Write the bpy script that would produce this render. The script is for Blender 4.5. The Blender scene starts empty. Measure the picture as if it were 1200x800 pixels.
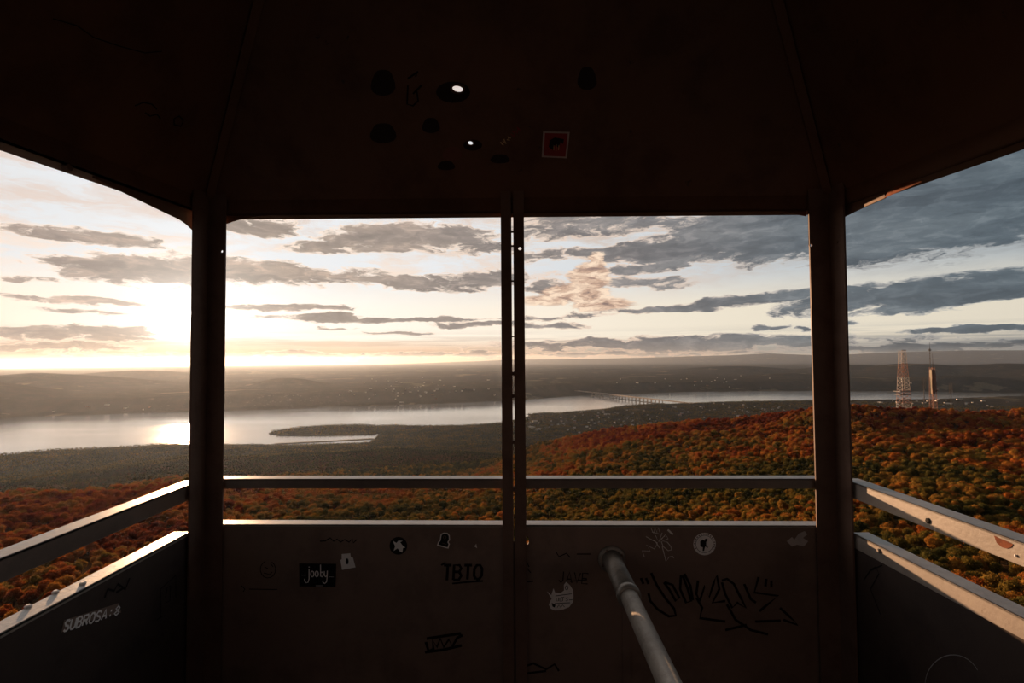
import bpy, bmesh, math, random
import numpy as np
from mathutils import Vector, Matrix, noise as mnoise
R = math.radians
random.seed(7); rng = np.random.default_rng(11)
S = bpy.context.scene
COL = S.collection

# ---------------------------------------------------------------- camera
EYE = Vector((0, 0, 1.6)); PITCH, ROLL, F = 0.0326, -0.0068, 600.0
FW = Vector((0, math.cos(PITCH), math.sin(PITCH)))
RT0 = Vector((1, 0, 0)); UP0 = RT0.cross(FW)
RT = RT0*math.cos(ROLL) + UP0*math.sin(ROLL); UP = -RT0*math.sin(ROLL) + UP0*math.cos(ROLL)
cam = bpy.data.objects.new('camera', bpy.data.cameras.new('camera')); COL.objects.link(cam)
cam.data.sensor_width = 36; cam.data.lens = 18; cam.data.clip_start = .02; cam.data.clip_end = 200000
m = Matrix.Identity(4)
for i in range(3): m[i][0], m[i][1], m[i][2], m[i][3] = RT[i], UP[i], -FW[i], EYE[i]
cam.matrix_world = m; S.camera = cam

def ray(px, py): return (FW + RT*((px-600)/F) + UP*((400-py)/F))     # direction seen at a photo pixel
def at_y(px, py, Y): d = ray(px, py); return EYE + d*(Y/d.y)
def on_plane(px, py, P, n):
    d = ray(px, py); return EYE + d*((P-EYE).dot(n)/d.dot(n))
def on_level(px, py, z): d = ray(px, py); return EYE + d*((z-EYE.z)/d.z)
def azel(px, py):
    d = ray(px, py).normalized(); return math.degrees(math.atan2(d.x, d.y)), math.degrees(math.asin(d.z))

# ---------------------------------------------------------------- exposure
S.view_settings.view_transform = 'Standard'; S.view_settings.look = 'None'
S.view_settings.exposure = 0.0; S.view_settings.gamma = 1.0; S.view_settings.use_curve_mapping = False
S.cycles.max_bounces = 6; S.cycles.volume_bounces = 0; S.cycles.sample_clamp_indirect = 4

def lin(r, g, b):
    return tuple(((c/255)/12.92 if c/255 <= .04045 else ((c/255+.055)/1.055)**2.4) for c in (r, g, b)) + (1,)

class G:                                     # small helper round a node tree
    def __init__(s, nt): s.nt = nt; s.nt.nodes.clear()
    def n(s, t, ins=None, **kw):
        d = s.nt.nodes.new(t)
        for k, v in kw.items(): setattr(d, k, v)
        for k, v in (ins or {}).items():
            if isinstance(v, bpy.types.NodeSocket): s.nt.links.new(v, d.inputs[k])
            else: d.inputs[k].default_value = v
        return d
    def m(s, op, a, b=0.0, c=0.0, clamp=False):
        d = s.n('ShaderNodeMath', {0: a, 1: b, 2: c}, operation=op, use_clamp=clamp); return d.outputs[0]
    def step(s, x, a, b, lo=0.0, hi=1.0):
        d = s.n('ShaderNodeMapRange', {0: x, 1: a, 2: b, 3: lo, 4: hi}, interpolation_type='SMOOTHSTEP'); return d.outputs[0]
    def mix(s, f, a, b, mode='MIX'):
        d = s.n('ShaderNodeMix', {0: f, 6: a, 7: b}, data_type='RGBA', blend_type=mode); return d.outputs[2]
    def ramp(s, x, stops, interp='LINEAR'):
        d = s.n('ShaderNodeValToRGB', {0: x}); e = d.color_ramp.elements; d.color_ramp.interpolation = interp
        while len(e) < len(stops): e.new(.5)
        for q, (p, c) in zip(e, stops): q.position = p; q.color = c
        return d.outputs[0]
    def noise(s, v, scale=1.0, detail=6.0, rough=.55, out=0, **k):
        d = s.n('ShaderNodeTexNoise', {'Vector': v, 'Scale': scale, 'Detail': detail, 'Roughness': rough}); return d.outputs[out]
    def vm(s, op, a, b): return s.n('ShaderNodeVectorMath', {0: a, 1: b}, operation=op).outputs[0]

# ---------------------------------------------------------------- sky
SUN_PX = (222, 373)
SUN_DIR = ray(*SUN_PX).normalized()
W = bpy.data.worlds.new('evening_sky'); S.world = W; W.use_nodes = True
g = G(W.node_tree)
tc = g.n('ShaderNodeTexCoord').outputs['Generated']
dirn = g.n('ShaderNodeVectorMath', {0: tc}, operation='NORMALIZE').outputs[0]
sep = g.n('ShaderNodeSeparateXYZ', {0: dirn})
az = g.m('MULTIPLY', g.m('ARCTAN2', sep.outputs[0], sep.outputs[1]), 57.2958)
el = g.m('MULTIPLY', g.m('ARCSINE', sep.outputs[2]), 57.2958)
P = g.n('ShaderNodeCombineXYZ', {0: az, 1: el, 2: 0.0}).outputs[0]
P1 = g.vm('MULTIPLY', P, (.16, .62, 1))
wn = g.noise(P1, 1.0, 5, .6, out=1)
warp = g.vm('MULTIPLY', g.vm('SUBTRACT', wn, (.5, .5, .5)), (7.5, 2.1, 0))
PW = g.vm('ADD', P, warp)
P2 = g.vm('MULTIPLY', PW, (.22, .75, 1))
n1 = g.noise(P2, 1.0, 9, .62)
n2 = g.noise(g.vm('ADD', g.vm('MULTIPLY', PW, (.5, 1.3, 1)), (37, 11, 5)), 1.0, 8, .6)
# clouds of this evening: (x, y, half width, half height, tilt, weight), as bearings taken from the tower
CL = [(115,279,115,10,0,.9),(215,318,165,20,2,1.3),(330,320,110,15,-4,1.1),(470,330,150,10,-3,.9),(560,328,60,14,4,1),
      (350,360,85,5,0,1.1),(440,373,170,4,0,1.1),(570,380,75,4,0,1),(395,383,32,2.5,0,.8),(470,391,45,2.5,0,.8),
      (85,352,100,5,0,1),(95,365,65,3.5,0,.8),(45,392,150,10,0,1.25),(150,388,60,5,0,.9),(40,407,160,5,0,1),
      (450,280,100,19,4,1.4),(520,276,62,14,0,1.1),(375,290,55,9,6,.9),(295,264,60,11,0,1),(565,292,55,12,-5,.7),
      (800,292,170,14,0,1.5),(930,272,210,38,-2,1.7),(1120,232,260,72,6,2.4),(700,262,130,16,0,.8),
      (745,330,70,8,-4,.9),(900,350,170,8,3,1.2),(1020,348,150,14,6,1.5),(1170,335,150,19,5,1.6),(790,361,150,5,2,1.2),
      (660,268,80,14,0,.9),(640,300,50,8,0,.5),(640,335,30,8,0,.8),(400,415,300,4,0,.6),(700,415,200,4,0,.8),(1080,356,120,9,3,1.0),(640,381,60,4,0,1),(630,372,30,4,0,.7),(800,402,260,9,0,1.2),(1120,405,260,7,1,1.1),(1130,384,85,4,1,1.1),
      (900,382,13,4,0,.8),(917,380,9,3.5,0,.8),(935,384,12,5,0,.9),(997,375,20,5,0,.9),(40,327,60,3.5,0,.6),(760,313,120,7,4,.8)]
def field(lst, p, init=-1.0):
    acc = init
    for (x, y, hw, hh, t, w) in lst:
        a0, e0 = azel(x, y); a1, _ = azel(x+hw*.5, y); a2, _ = azel(x-hw*.5, y); _, e1 = azel(x, y-hh*.5); _, e2 = azel(x, y+hh*.5)
        mp = g.n('ShaderNodeMapping', {0: p, 1: (a0, e0, 0), 2: (0, 0, R(t)), 3: (max(a1-a2, .2), max(e1-e2, .1), 1)}, vector_type='TEXTURE')
        dd = g.n('ShaderNodeVectorMath', {0: mp.outputs[0], 1: mp.outputs[0]}, operation='DOT_PRODUCT').outputs['Value']
        b = g.m('MULTIPLY_ADD', dd, -w, w)
        acc = g.m('MAXIMUM', b, acc)
    return acc
fld = field(CL, PW)
n3 = g.noise(g.vm('ADD', g.vm('MULTIPLY', PW, (.9, 2.3, 1)), (3, 71, 5)), 1.0, 7, .62)
fld = g.m('ADD', g.m('ADD', fld, g.m('MULTIPLY_ADD', n1, 3.6, -1.8)), g.m('MULTIPLY_ADD', n3, 2.0, -1.0))
hi_over = g.step(el, 24, 40)
dens = g.step(g.m('ADD', fld, g.m('MULTIPLY', hi_over, 1.2)), -.25, .85)
cum = field([(672,343,48,13,0,1.2),(690,325,26,22,0,1.2),(697,308,13,14,0,1.0),(705,356,40,9,0,1.1),(640,352,35,8,0,.9)], g.vm('ADD', P, g.vm('MULTIPLY', warp, (.35, .5, 0))))
cumd = g.step(g.m('ADD', cum, g.m('MULTIPLY_ADD', n2, 2.4, -1.2)), .0, .5)
# thin high veil at the left and middle
veil = g.m('MULTIPLY', g.step(g.noise(g.vm('ADD', g.vm('MULTIPLY', PW, (.14, .55, 1)), (9, 3, 2)), 1.0, 9, .65), .42, .64), g.step(el, 5.5, 10))
streak = g.step(g.noise(g.vm('ADD', g.vm('MULTIPLY', P, (.05, 1.5, 1)), (5, 8, 2)), 1.0, 7, .62), .44, .60)
streak = g.m('MULTIPLY', streak, g.step(el, 3.6, 1.2))
# clear sky between the clouds
azn = g.m('MULTIPLY_ADD', az, 1/100.0, .5)               # -50..50 degrees -> 0..1
low = g.ramp(azn, [(0, lin(206,170,146)), (.2, lin(208,156,112)), (.45, lin(212,180,150)), (.6, lin(205,196,182)), (.78, lin(166,172,172)), (1, lin(146,158,164))])
mid = g.ramp(azn, [(0, lin(255,236,214)), (.25, lin(255,250,240)), (.5, lin(252,240,222)), (.75, lin(236,226,206)), (1, lin(222,214,196))])
top = g.ramp(azn, [(0, lin(226,229,232)), (.4, lin(232,235,238)), (.65, lin(212,216,219)), (1, lin(158,170,178))])
sky = g.mix(g.step(el, .3, 2.4), low, mid)
sky = g.mix(g.step(el, 4.8, 9.5), sky, top)
rim = g.ramp(azn, [(0, lin(248,226,208)), (.3, lin(252,232,214)), (.62, lin(232,206,186)), (.8, lin(186,182,178)), (1, lin(150,158,162))])
core = g.ramp(azn, [(0, lin(158,142,134)), (.2, lin(150,134,122)), (.45, lin(132,124,120)), (.62, lin(122,122,124)), (.8, lin(92,102,110)), (1, lin(76,90,100))])
core = g.mix(1.0, core, g.ramp(n2, [(.3, (.76, .77, .78, 1)), (.5, (1, 1, 1, 1)), (.66, (1.5, 1.42, 1.36, 1))]), 'MULTIPLY')
bands = g.noise(g.vm('ADD', g.vm('MULTIPLY', PW, (.045, .5, 1)), (21, 4, 9)), 1.0, 4, .55)
core = g.mix(1.0, core, g.ramp(bands, [(.34, (.74, .75, .77, 1)), (.5, (1, 1, 1, 1)), (.64, (1.42, 1.36, 1.3, 1))]), 'MULTIPLY')
sky = g.mix(g.m('MULTIPLY', veil, .85), sky, g.mix(g.step(el, 8, 14), rim, g.ramp(azn, [(0, lin(224,204,192)), (.5, lin(222,200,184)), (.75, lin(176,168,162)), (1, lin(130,142,150))])))
sky = g.mix(g.m('MULTIPLY', streak, .62), sky, g.ramp(azn, [(0, lin(176,152,138)), (.3, lin(206,172,140)), (.55, lin(176,164,154)), (.8, lin(142,146,148)), (1, lin(126,134,140))]))
sky = g.mix(g.m('MULTIPLY', g.step(dens, .02, .45), .8), sky, rim)
sky = g.mix(g.m('MULTIPLY', g.step(dens, .3, 1.0), .93), sky, core)
cumc = g.ramp(n2, [(.34, lin(136,116,110)), (.46, lin(204,170,148)), (.58, lin(250,224,198))])
sky = g.mix(cumd, sky, cumc)
# light scattered round the sun
sd = g.n('ShaderNodeVectorMath', {0: dirn, 1: tuple(SUN_DIR)}, operation='DOT_PRODUCT').outputs['Value']
sdc = g.m('MAXIMUM', sd, 0.0)
g1 = g.m('MULTIPLY', g.m('POWER', sdc, 1500.0), 2.2)
g2 = g.m('MULTIPLY', g.m('POWER', sdc, 170.0), .34)
g3 = g.m('MULTIPLY', g.m('POWER', sdc, 18.0), .05)
redden = g.ramp(g.m('DIVIDE', el, 4.0), [(0, (.42, .26, .15, 1)), (.35, (.75, .60, .44, 1)), (.8, (1, .92, .82, 1))])
disc = g.m('MULTIPLY', g.step(sd, math.cos(R(.8)), math.cos(R(.5))), 12.0)
sky = g.mix(1.0, sky, g.mix(1.0, redden, g.m('ADD', g.m('ADD', g1, disc), g.m('ADD', g2, g3)), 'MULTIPLY'), 'ADD')
# evening darkness towards the east
east = g.step(sep.outputs[1], -.35, .55, .20, 1.0)
sky = g.mix(1.0, sky, east, 'MULTIPLY')
zen = g.step(el, 26, 60, 1.0, .45)
sky = g.mix(1.0, sky, zen, 'MULTIPLY')
sky = g.mix(1.0, sky, g.ramp(g.m('DIVIDE', el, 2.5), [(0, (.80, .68, .60, 1)), (.4, (.92, .85, .80, 1)), (1, (1, 1, 1, 1))]), 'MULTIPLY')
bg = g.n('ShaderNodeBackground', {0: sky, 1: 1.0})
g.n('ShaderNodeOutputWorld', {0: bg.outputs[0]})
W.cycles.sampling_method = 'MANUAL'; W.cycles.sample_map_resolution = 512

sun = bpy.data.objects.new('sun', bpy.data.lights.new('sun', 'SUN')); COL.objects.link(sun)
sun.data.energy = 8.0; sun.data.color = (1.0, .60, .33); sun.data.angle = R(.8)
sun.rotation_euler = (-SUN_DIR).to_track_quat('-Z', 'Y').to_euler()

# ---------------------------------------------------------------- helpers
def tag(o, label=None, cat=None, group=None, kind=None):
    for k, v in (('label', label), ('category', cat), ('group', group), ('kind', kind)):
        if v: o[k] = v
    return o
def link(name, me, mat=None, parent=None):
    o = bpy.data.objects.new(name, me); COL.objects.link(o)
    if mat is not None:
        for mm in (mat if isinstance(mat, (list, tuple)) else [mat]): me.materials.append(mm)
    if parent is not None: o.parent = parent
    return o
def obj(name, bm, mat=None, parent=None, smooth=False):
    bmesh.ops.recalc_face_normals(bm, faces=bm.faces[:])
    me = bpy.data.meshes.new(name); bm.to_mesh(me); bm.free()
    if smooth: me.polygons.foreach_set('use_smooth', [True]*len(me.polygons))
    return link(name, me, mat, parent)
def empty(name, loc=(0, 0, 0)):
    o = bpy.data.objects.new(name, None); COL.objects.link(o); o.location = loc; o.empty_display_size = .1
    return o
def slab(bm, P0, P1, up, out, hu, ho):
    """a bar from P0 to P1, section hu along up and ho along out"""
    P0, P1, up, out = map(Vector, (P0, P1, up, out))
    vs = [bm.verts.new(p + up*a + out*b) for p in (P0, P1) for a, b in ((0, 0), (hu, 0), (hu, ho), (0, ho))]
    for f in ((0,1,2,3), (7,6,5,4), (0,4,5,1), (1,5,6,2), (2,6,7,3), (3,7,4,0)): bm.faces.new([vs[i] for i in f])
    return vs
def tube(bm, pts, r, seg=12, cap=True):
    pts = [Vector(p) for p in pts]; rr = r if isinstance(r, (list, tuple)) else [r]*len(pts); rings = []
    for i, p in enumerate(pts):
        t = (pts[min(i+1, len(pts)-1)] - pts[max(i-1, 0)]).normalized()
        a = t.orthogonal().normalized(); b = t.cross(a)
        if rings:
            a0 = ref - t*ref.dot(t)
            if a0.length > 1e-6: a = a0.normalized(); b = t.cross(a)
        ref = a
        rings.append([bm.verts.new(p + (a*math.cos(2*math.pi*k/seg) + b*math.sin(2*math.pi*k/seg))*rr[i]) for k in range(seg)])
    for A, B in zip(rings, rings[1:]):
        for k in range(seg): bm.faces.new((A[k], A[(k+1) % seg], B[(k+1) % seg], B[k]))
    if cap: bm.faces.new(rings[0][::-1]); bm.faces.new(rings[-1])
def plate(bm, outer, holes, O, U, V, N, th):
    """flat sheet from a 2D outline with holes, thickness th along N"""
    O, U, V, N = map(Vector, (O, U, V, N)); edges = []
    b2 = bmesh.new()
    for loop in [outer] + holes:
        vs = [b2.verts.new(O + U*p[0] + V*p[1]) for p in loop]
        edges += [b2.edges.new((vs[i], vs[(i+1) % len(vs)])) for i in range(len(vs))]
    bmesh.ops.triangle_fill(b2, use_beauty=True, use_dissolve=False, edges=edges)
    geo = bmesh.ops.extrude_face_region(b2, geom=b2.faces[:])
    bmesh.ops.translate(b2, vec=N*th, verts=[e for e in geo['geom'] if isinstance(e, bmesh.types.BMVert)])
    me = bpy.data.meshes.new('t'); b2.to_mesh(me); b2.free(); bm.from_mesh(me); bpy.data.meshes.remove(me)
def circ(cx, cy, r, n=14, rx=None): return [(cx + (rx or r)*math.cos(2*math.pi*k/n), cy + r*math.sin(2*math.pi*k/n)) for k in range(n)]

def mat(name, build):
    M = bpy.data.materials.new(name); M.use_nodes = True; q = G(M.node_tree); build(q); return M
def paint_mat(name, base, dirt, rough=.45, scale=9, spec=.5, bump=.15, wear=None, metal=0.0):
    def b(q):
        co = q.n('ShaderNodeTexCoord').outputs['Object']
        a = q.noise(co, scale, 8, .65); d = q.noise(co, scale*.25, 5, .6)
        c = q.mix(q.step(a, .42, .68), base, dirt)
        c = q.mix(1.0, c, q.ramp(d, [(.3, (.75, .75, .75, 1)), (.7, (1.2, 1.2, 1.2, 1))]), 'MULTIPLY')
        if wear: c = q.mix(q.step(q.noise(co, scale*3.1, 6, .7), .66, .70), c, wear)
        r = q.m('MULTIPLY_ADD', a, .3, rough-.15)
        bu = q.n('ShaderNodeBump', {'Strength': bump, 'Distance': .004, 'Height': q.noise(co, scale*7, 6, .6)})
        p = q.n('ShaderNodeBsdfPrincipled', {'Base Color': c, 'Roughness': r, 'Specular IOR Level': spec, 'Metallic': metal, 'Normal': bu.outputs[0]})
        q.n('ShaderNodeOutputMaterial', {0: p.outputs[0]})
    return mat(name, b)
def flat_mat(name, c, rough=.6, spec=.3):
    def b(q):
        co = q.n('ShaderNodeTexCoord').outputs['Object']
        cc = q.mix(q.m('MULTIPLY', q.step(q.noise(co, 40, 5, .6), .45, .75), .35), c, tuple(x*.55 for x in c[:3])+(1,))
        p = q.n('ShaderNodeBsdfPrincipled', {'Base Color': cc, 'Roughness': rough, 'Specular IOR Level': spec})
        q.n('ShaderNodeOutputMaterial', {0: p.outputs[0]})
    return mat(name, b)
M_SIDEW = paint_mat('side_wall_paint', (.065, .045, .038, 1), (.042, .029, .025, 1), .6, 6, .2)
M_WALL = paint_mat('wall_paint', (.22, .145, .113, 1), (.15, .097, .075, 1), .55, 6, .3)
M_CEIL = paint_mat('roof_underside_paint', (.135, .062, .034, 1), (.085, .038, .022, 1), .6, 5, .25, wear=(.05, .03, .02, 1))
M_POST = paint_mat('post_paint', (.16, .095, .07, 1), (.11, .062, .045, 1), .6, 12, .2)
M_RAIL_SHADE = paint_mat('shaded_rail_paint', (.15, .11, .092, 1), (.10, .075, .062, 1), .34, 14, .9)  # shade of the front and left rails put into a darker rail paint
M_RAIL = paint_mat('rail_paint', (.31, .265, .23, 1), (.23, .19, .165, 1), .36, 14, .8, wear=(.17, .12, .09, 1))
M_PIPE = paint_mat('galvanised_pipe', (.30, .255, .215, 1), (.17, .14, .115, 1), .42, 22, .5, wear=(.2, .1, .06, 1), metal=.35)
M_FLOOR = paint_mat('floor_plate', (.13, .11, .10, 1), (.07, .06, .055, 1), .6, 8, .3)
M_RUST_SUN = paint_mat('rust', (.20, .055, .02, 1), (.10, .03, .015, 1), .8, 40, .2)  # also colours the sunlit spot painted on the right head rail
M_INK = flat_mat('black_marker', (.012, .010, .010, 1), .7, .1)
M_SILVER = flat_mat('silver_marker', (.82, .78, .74, 1), .45)
M_WHITE = flat_mat('white_vinyl', (.86, .80, .77, 1), .5)
M_BLACK = flat_mat('black_vinyl', (.01, .008, .008, 1), .4, .2)
M_REDST = flat_mat('red_vinyl', (.26, .02, .02, 1), .5)
M_YEL = flat_mat('yellow_vinyl', (.62, .42, .20, 1), .5)

# ---------------------------------------------------------------- landscape
WZ = -489.0
def curv(r): return r*r/(2*7.4e6)
NEAR = [(-250,540),(-100,536),(0,533),(60,527),(110,525),(150,523),(200,520),(262,521),(300,521),(330,521.5),(365,520.5),(395,520),(432,518.5),(438,514.5),(446,508),
        (436,509.5),(410,510),(370,511),(330,511),(314,508.5),(318,505.5),(345,501),(380,498.5),(420,497.5),(445,498.5),(465,498),(500,499),(540,498.5),(565,497),(592,494.5),
        (612,490),(622,487),(616,485),(640,483.5),(652,484),(680,481.5),(705,480),(720,477),(735,475),(755,474),(790,473.5),(830,472),(880,470.5),(940,470),
        (1000,469),(1100,467),(1160,464.5),(1200,464),(1300,463),(1450,463)]
FAR = [(-250,499),(-100,494),(0,491),(28,488),(60,487.5),(100,486.5),(150,484.5),(200,483),(262,481.5),(330,479.5),(372,478),(374,476.5),(410,476),(460,474.5),(510,473),(560,471),(600,469.5),
       (640,466.5),(680,463.5),(740,461.8),(790,459.5),(850,458.8),(940,458),(1000,458.6),(1060,458.2),(1110,459.6),(1160,460.5),(1200,460.8),(1300,461),(1450,461)]
def shore(pts): return [tuple(on_level(x, y, WZ)[:2]) for x, y in pts]
near_xy, far_xy = shore(NEAR), shore(FAR)
# the river runs on past both sides of the view
poly = np.array([(near_xy[0][0]-3500, near_xy[0][1]-1500)] + near_xy + [(near_xy[-1][0]+5000, near_xy[-1][1]+3500), (far_xy[-1][0]+4500, far_xy[-1][1]+4500)] + far_xy[::-1] + [(far_xy[0][0]-3500, far_xy[0][1]-600)])
def sdist(x, y, pg=poly):
    """signed distance to the river bank, positive on land"""
    x = x.ravel(); y = y.ravel(); d2 = np.full(x.shape, 1e18); ins = np.zeros(x.shape, bool)
    n = len(pg)
    for i in range(n):
        ax, ay = pg[i]; bx, by = pg[(i+1) % n]; ex, ey = bx-ax, by-ay
        t = np.clip(((x-ax)*ex + (y-ay)*ey)/(ex*ex+ey*ey+1e-9), 0, 1)
        d2 = np.minimum(d2, (x-ax-t*ex)**2 + (y-ay-t*ey)**2)
        c = ((ay > y) != (by > y)) & (x < (bx-ax)*(y-ay)/(by-ay+1e-12) + ax); ins ^= c
    return np.where(ins, -1, 1)*np.sqrt(d2)
# value noise in numpy
_T = rng.random((256, 256))
def vn(x, y):
    xi = np.floor(x).astype(int); yi = np.floor(y).astype(int); fx = x-xi; fy = y-yi
    fx = fx*fx*(3-2*fx); fy = fy*fy*(3-2*fy); a = _T[xi & 255, yi & 255]; b = _T[(xi+1) & 255, yi & 255]; c = _T[xi & 255, (yi+1) & 255]; d = _T[(xi+1) & 255, (yi+1) & 255]
    return (a*(1-fx)+b*fx)*(1-fy) + (c*(1-fx)+d*fx)*fy
def fbm(x, y, o=4):
    s = 0; a = .5
    for k in range(o): s = s + a*(vn(x, y)-.5); x = x*2.03+17.1; y = y*2.03+5.7; a *= .5
    return s
# surveyed profiles of the near mountain: image column -> (distance, photo height of the tree tops) out to the valley
PROF = {
 -500: [(60,-28),(150,-62),(250,-86),(400,-112),(560,-140),(760,-225),(1300,-335),(2200,-455),(2600,-482)],
 0:   [(60,-34),(150,'722'),(230,'656'),(380,'601'),(540,'581'),(740,-232),(1300,'574'),(1700,'560'),(2200,'544'),(2500,'535')],
 110: [(60,-34),(150,'722'),(230,'656'),(390,'601'),(560,'574'),(760,-220),(1250,'567'),(1700,'552'),(2200,'539'),(2600,'529')],
 215: [(60,-33),(150,'722'),(240,'650'),(400,'600'),(600,'560'),(800,-200),(1200,'557'),(1600,'543'),(1900,'535'),(2500,'526')],
 300: [(60,-32),(150,'722'),(240,'650'),(400,'600'),(560,'574'),(760,-205),(1200,'566'),(1500,'549'),(1900,'531'),(2400,-430)],
 450: [(60,-31),(150,'722'),(240,'650'),(400,'602'),(560,'577'),(760,-196),(1150,'563'),(1500,'543'),(1900,'522'),(2400,-425)],
 560: [(60,-30),(150,'715'),(240,'648'),(400,'603'),(580,'576'),(760,-178),(1100,'561'),(1400,'543'),(1750,'525'),(2300,-425)],
 620: [(60,-30),(150,'710'),(240,'645'),(400,'604'),(600,'575'),(800,'558'),(1000,'543'),(1300,'521'),(1800,-355),(2500,-440)],
 700: [(60,-29),(150,'705'),(240,'640'),(380,'602'),(560,'567'),(800,'540'),(1000,'522'),(1250,'499'),(1700,-315),(2500,-440)],
 760: [(60,-29),(150,'702'),(240,'638'),(360,'600'),(520,'567'),(740,'539'),(950,'515'),(1180,'491'),(1650,-300),(2500,-442)],
 850: [(60,-28),(150,'700'),(230,'637'),(330,'600'),(470,'567'),(680,'537'),(880,'513'),(1100,'487.5'),(1600,-270),(2500,-444)],
 940: [(60,-27),(140,'700'),(210,'638'),(300,'600'),(440,'567'),(640,'535'),(830,'508'),(1040,'480'),(1550,-250),(2500,-444)],
 1000:[(60,-27),(130,'700'),(200,'638'),(290,'600'),(420,'567'),(620,'533'),(800,'506'),(1000,'476.5'),(1500,-240),(2500,-446)],
 1100:[(60,-28),(130,'700'),(195,'640'),(290,'600'),(420,'567'),(620,'533'),(800,'507'),(1000,'480'),(1500,-240),(2500,-446)],
 1200:[(60,-29),(130,'702'),(200,'640'),(300,'600'),(430,'567'),(620,'533'),(790,'507'),(980,'479'),(1500,-240),(2500,-446)],
 1700:[(60,-30),(150,-62),(300,-80),(500,-88),(700,-90),(980,-92),(1500,-240),(2500,-446)],
}
LR = np.linspace(math.log(30), math.log(2600), 260)
cols = sorted(PROF); col_az = []; col_z = []
for c in cols:
    a = math.atan((c-600)/F); pts = []
    for (Y, v) in PROF[c]:
        if isinstance(v, str):
            p = at_y(c, float(v), Y); rr = math.hypot(p.x, p.y); pts.append((math.log(rr), p.z - (5.0 if Y < 1100 else 13)))
        else: pts.append((math.log(Y/max(math.cos(a), .55)), v-6.5 if v < -20 else v))
    pts = [(math.log(20), -19.0)] + pts
    zz = np.interp(LR, [p[0] for p in pts], [p[1] for p in pts])
    k = np.exp(-np.linspace(-2, 2, 13)**2); k /= k.sum()
    zz = np.convolve(np.pad(zz, 6, mode='edge'), k, mode='valid')
    col_az.append(a); col_z.append(zz)
col_az = np.array(col_az); col_z = np.array(col_z)
AZF = np.linspace(-1.6, 1.6, 641); COLZ = np.array([np.interp(AZF, col_az, col_z[:, j]) for j in range(len(LR))]).T
k = np.exp(-np.linspace(-2, 2, 17)**2); k /= k.sum()
COLZ = np.array([np.convolve(np.pad(COLZ[:, j], 8, mode='edge'), k, mode='valid') for j in range(COLZ.shape[1])]).T
def near_z(azi, r):
    u = np.clip((azi+1.6)/3.2*640, 0, 639.999); v = np.clip((np.log(np.maximum(r, 30))-LR[0])/(LR[-1]-LR[0])*259, 0, 258.999)
    i = u.astype(int); j = v.astype(int); fu = u-i; fv = v-j
    return (COLZ[i, j]*(1-fu)+COLZ[i+1, j]*fu)*(1-fv) + (COLZ[i, j+1]*(1-fu)+COLZ[i+1, j+1]*fu)*fv
def px_az(px): return math.atan((px-600)/F)
HILLS = [  # column, distance, photo height of the crest, half width (radians), half depth (m)
  (335, 8200, 443.5, .085, 900), (250, 9500, 448, .08, 900), (40, 10500, 438, .16, 1300), (160, 15000, 434, .12, 1800), (-60, 8000, 446, .12, 1200),
  (700, 15500, 432, .14, 1800), (620, 11000, 441, .10, 1000), (860, 14500, 429, .14, 1800), (1000, 14000, 428, .12, 1800), (1070, 13500, 425.5, .10, 1700),
  (1180, 13500, 426, .14, 1700), (1330, 13000, 424, .16, 1700), (930, 10500, 438, .12, 900), (1120, 10000, 440, .10, 900), (780, 10500, 442, .09, 900), (470, 14000, 436, .14, 1500)]
def ground(x, y):
    x = np.asarray(x, float); y = np.asarray(y, float); sh = x.shape; x = x.ravel(); y = y.ravel()
    r = np.hypot(x, y); azi = np.arctan2(x, y)
    zn = near_z(azi, r)
    zn = zn + fbm(x/60, y/60)*np.clip(r/60, 3, 12) + fbm(x/220+9, y/220)*np.clip(r/50, 0, 22)
    plain = WZ + 22 + 34*np.clip(fbm(x/900+3, y/900, 5)+.35, 0, 2) + 10*fbm(x/160, y/160)
    sd = sdist(x, y)
    far = WZ + 12 + 44*np.clip(sd/3200, 0, 1) + np.clip((r-8000)/9000, 0, 1)*45 + 150*np.clip(fbm(x/2600+40, y/2600+7, 5), -.15, 1)*np.clip(sd/2500, .1, 1)
    for (c, D, py, wa, wd) in HILLS:
        a = px_az(c); top = at_y(c, py, D*math.cos(a)).z + curv(D)
        h = top - (WZ+60)
        da = (azi-a)/wa; dr = (r-D)/wd
        far = np.maximum(far, WZ + 60 + (h)*np.exp(-da**2*1.1 - dr**2) * (1+.25*fbm(x/700, y/700)) )
    # blue mountains on the horizon
    mc = np.interp(azi, [px_az(q) for q in (-600,0,200,400,560,600,700,760,860,900,960,1060,1130,1200,1900)], [428,428.5,428,427,423,421.5,421,420,418,416.5,419,416.5,415.5,416,416])
    D = 52000.0
    mt = -(mc-419.7)/F*D*1.0 + curv(D)
    far = np.maximum(far, WZ+120 + (mt-WZ-120)*np.exp(-((r-D)/6000)**2)*(1+.04*fbm(azi*30, azi*0+r/9000, 4)))
    t = np.clip((r-2300)/700, 0, 1); t = t*t*(3-2*t)
    z = zn*(1-t) + plain*t
    beyond = (y > 0) & (r > np.interp(azi, FA, FB))
    z = np.where(beyond, far, z)
    lift = np.where(sd > 0, np.minimum(sd*.16, 1e5), np.maximum(sd*.16, -12))
    z = np.where(sd > 0, np.minimum(z, WZ + .5 + sd*.06 + np.clip(sd-260, 0, 1e9)*.4), WZ + lift)
    z = np.where((sd > 0) & (z < WZ+1.0), WZ+1.0+np.minimum(lift, 2), z)
    return (z - np.where(r > 7000, curv(r)-curv(7000), 0)).reshape(sh)
_m = [((a[0]+b[0])/2, (a[1]+b[1])/2) for a, b in zip([near_xy[int(i)] for i in np.linspace(0, len(near_xy)-1, 20)], [far_xy[int(i)] for i in np.linspace(0, len(far_xy)-1, 20)])]
_fa = sorted([(math.atan2(p[0], p[1]), math.hypot(*p)*.96) for p in far_xy])
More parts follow.
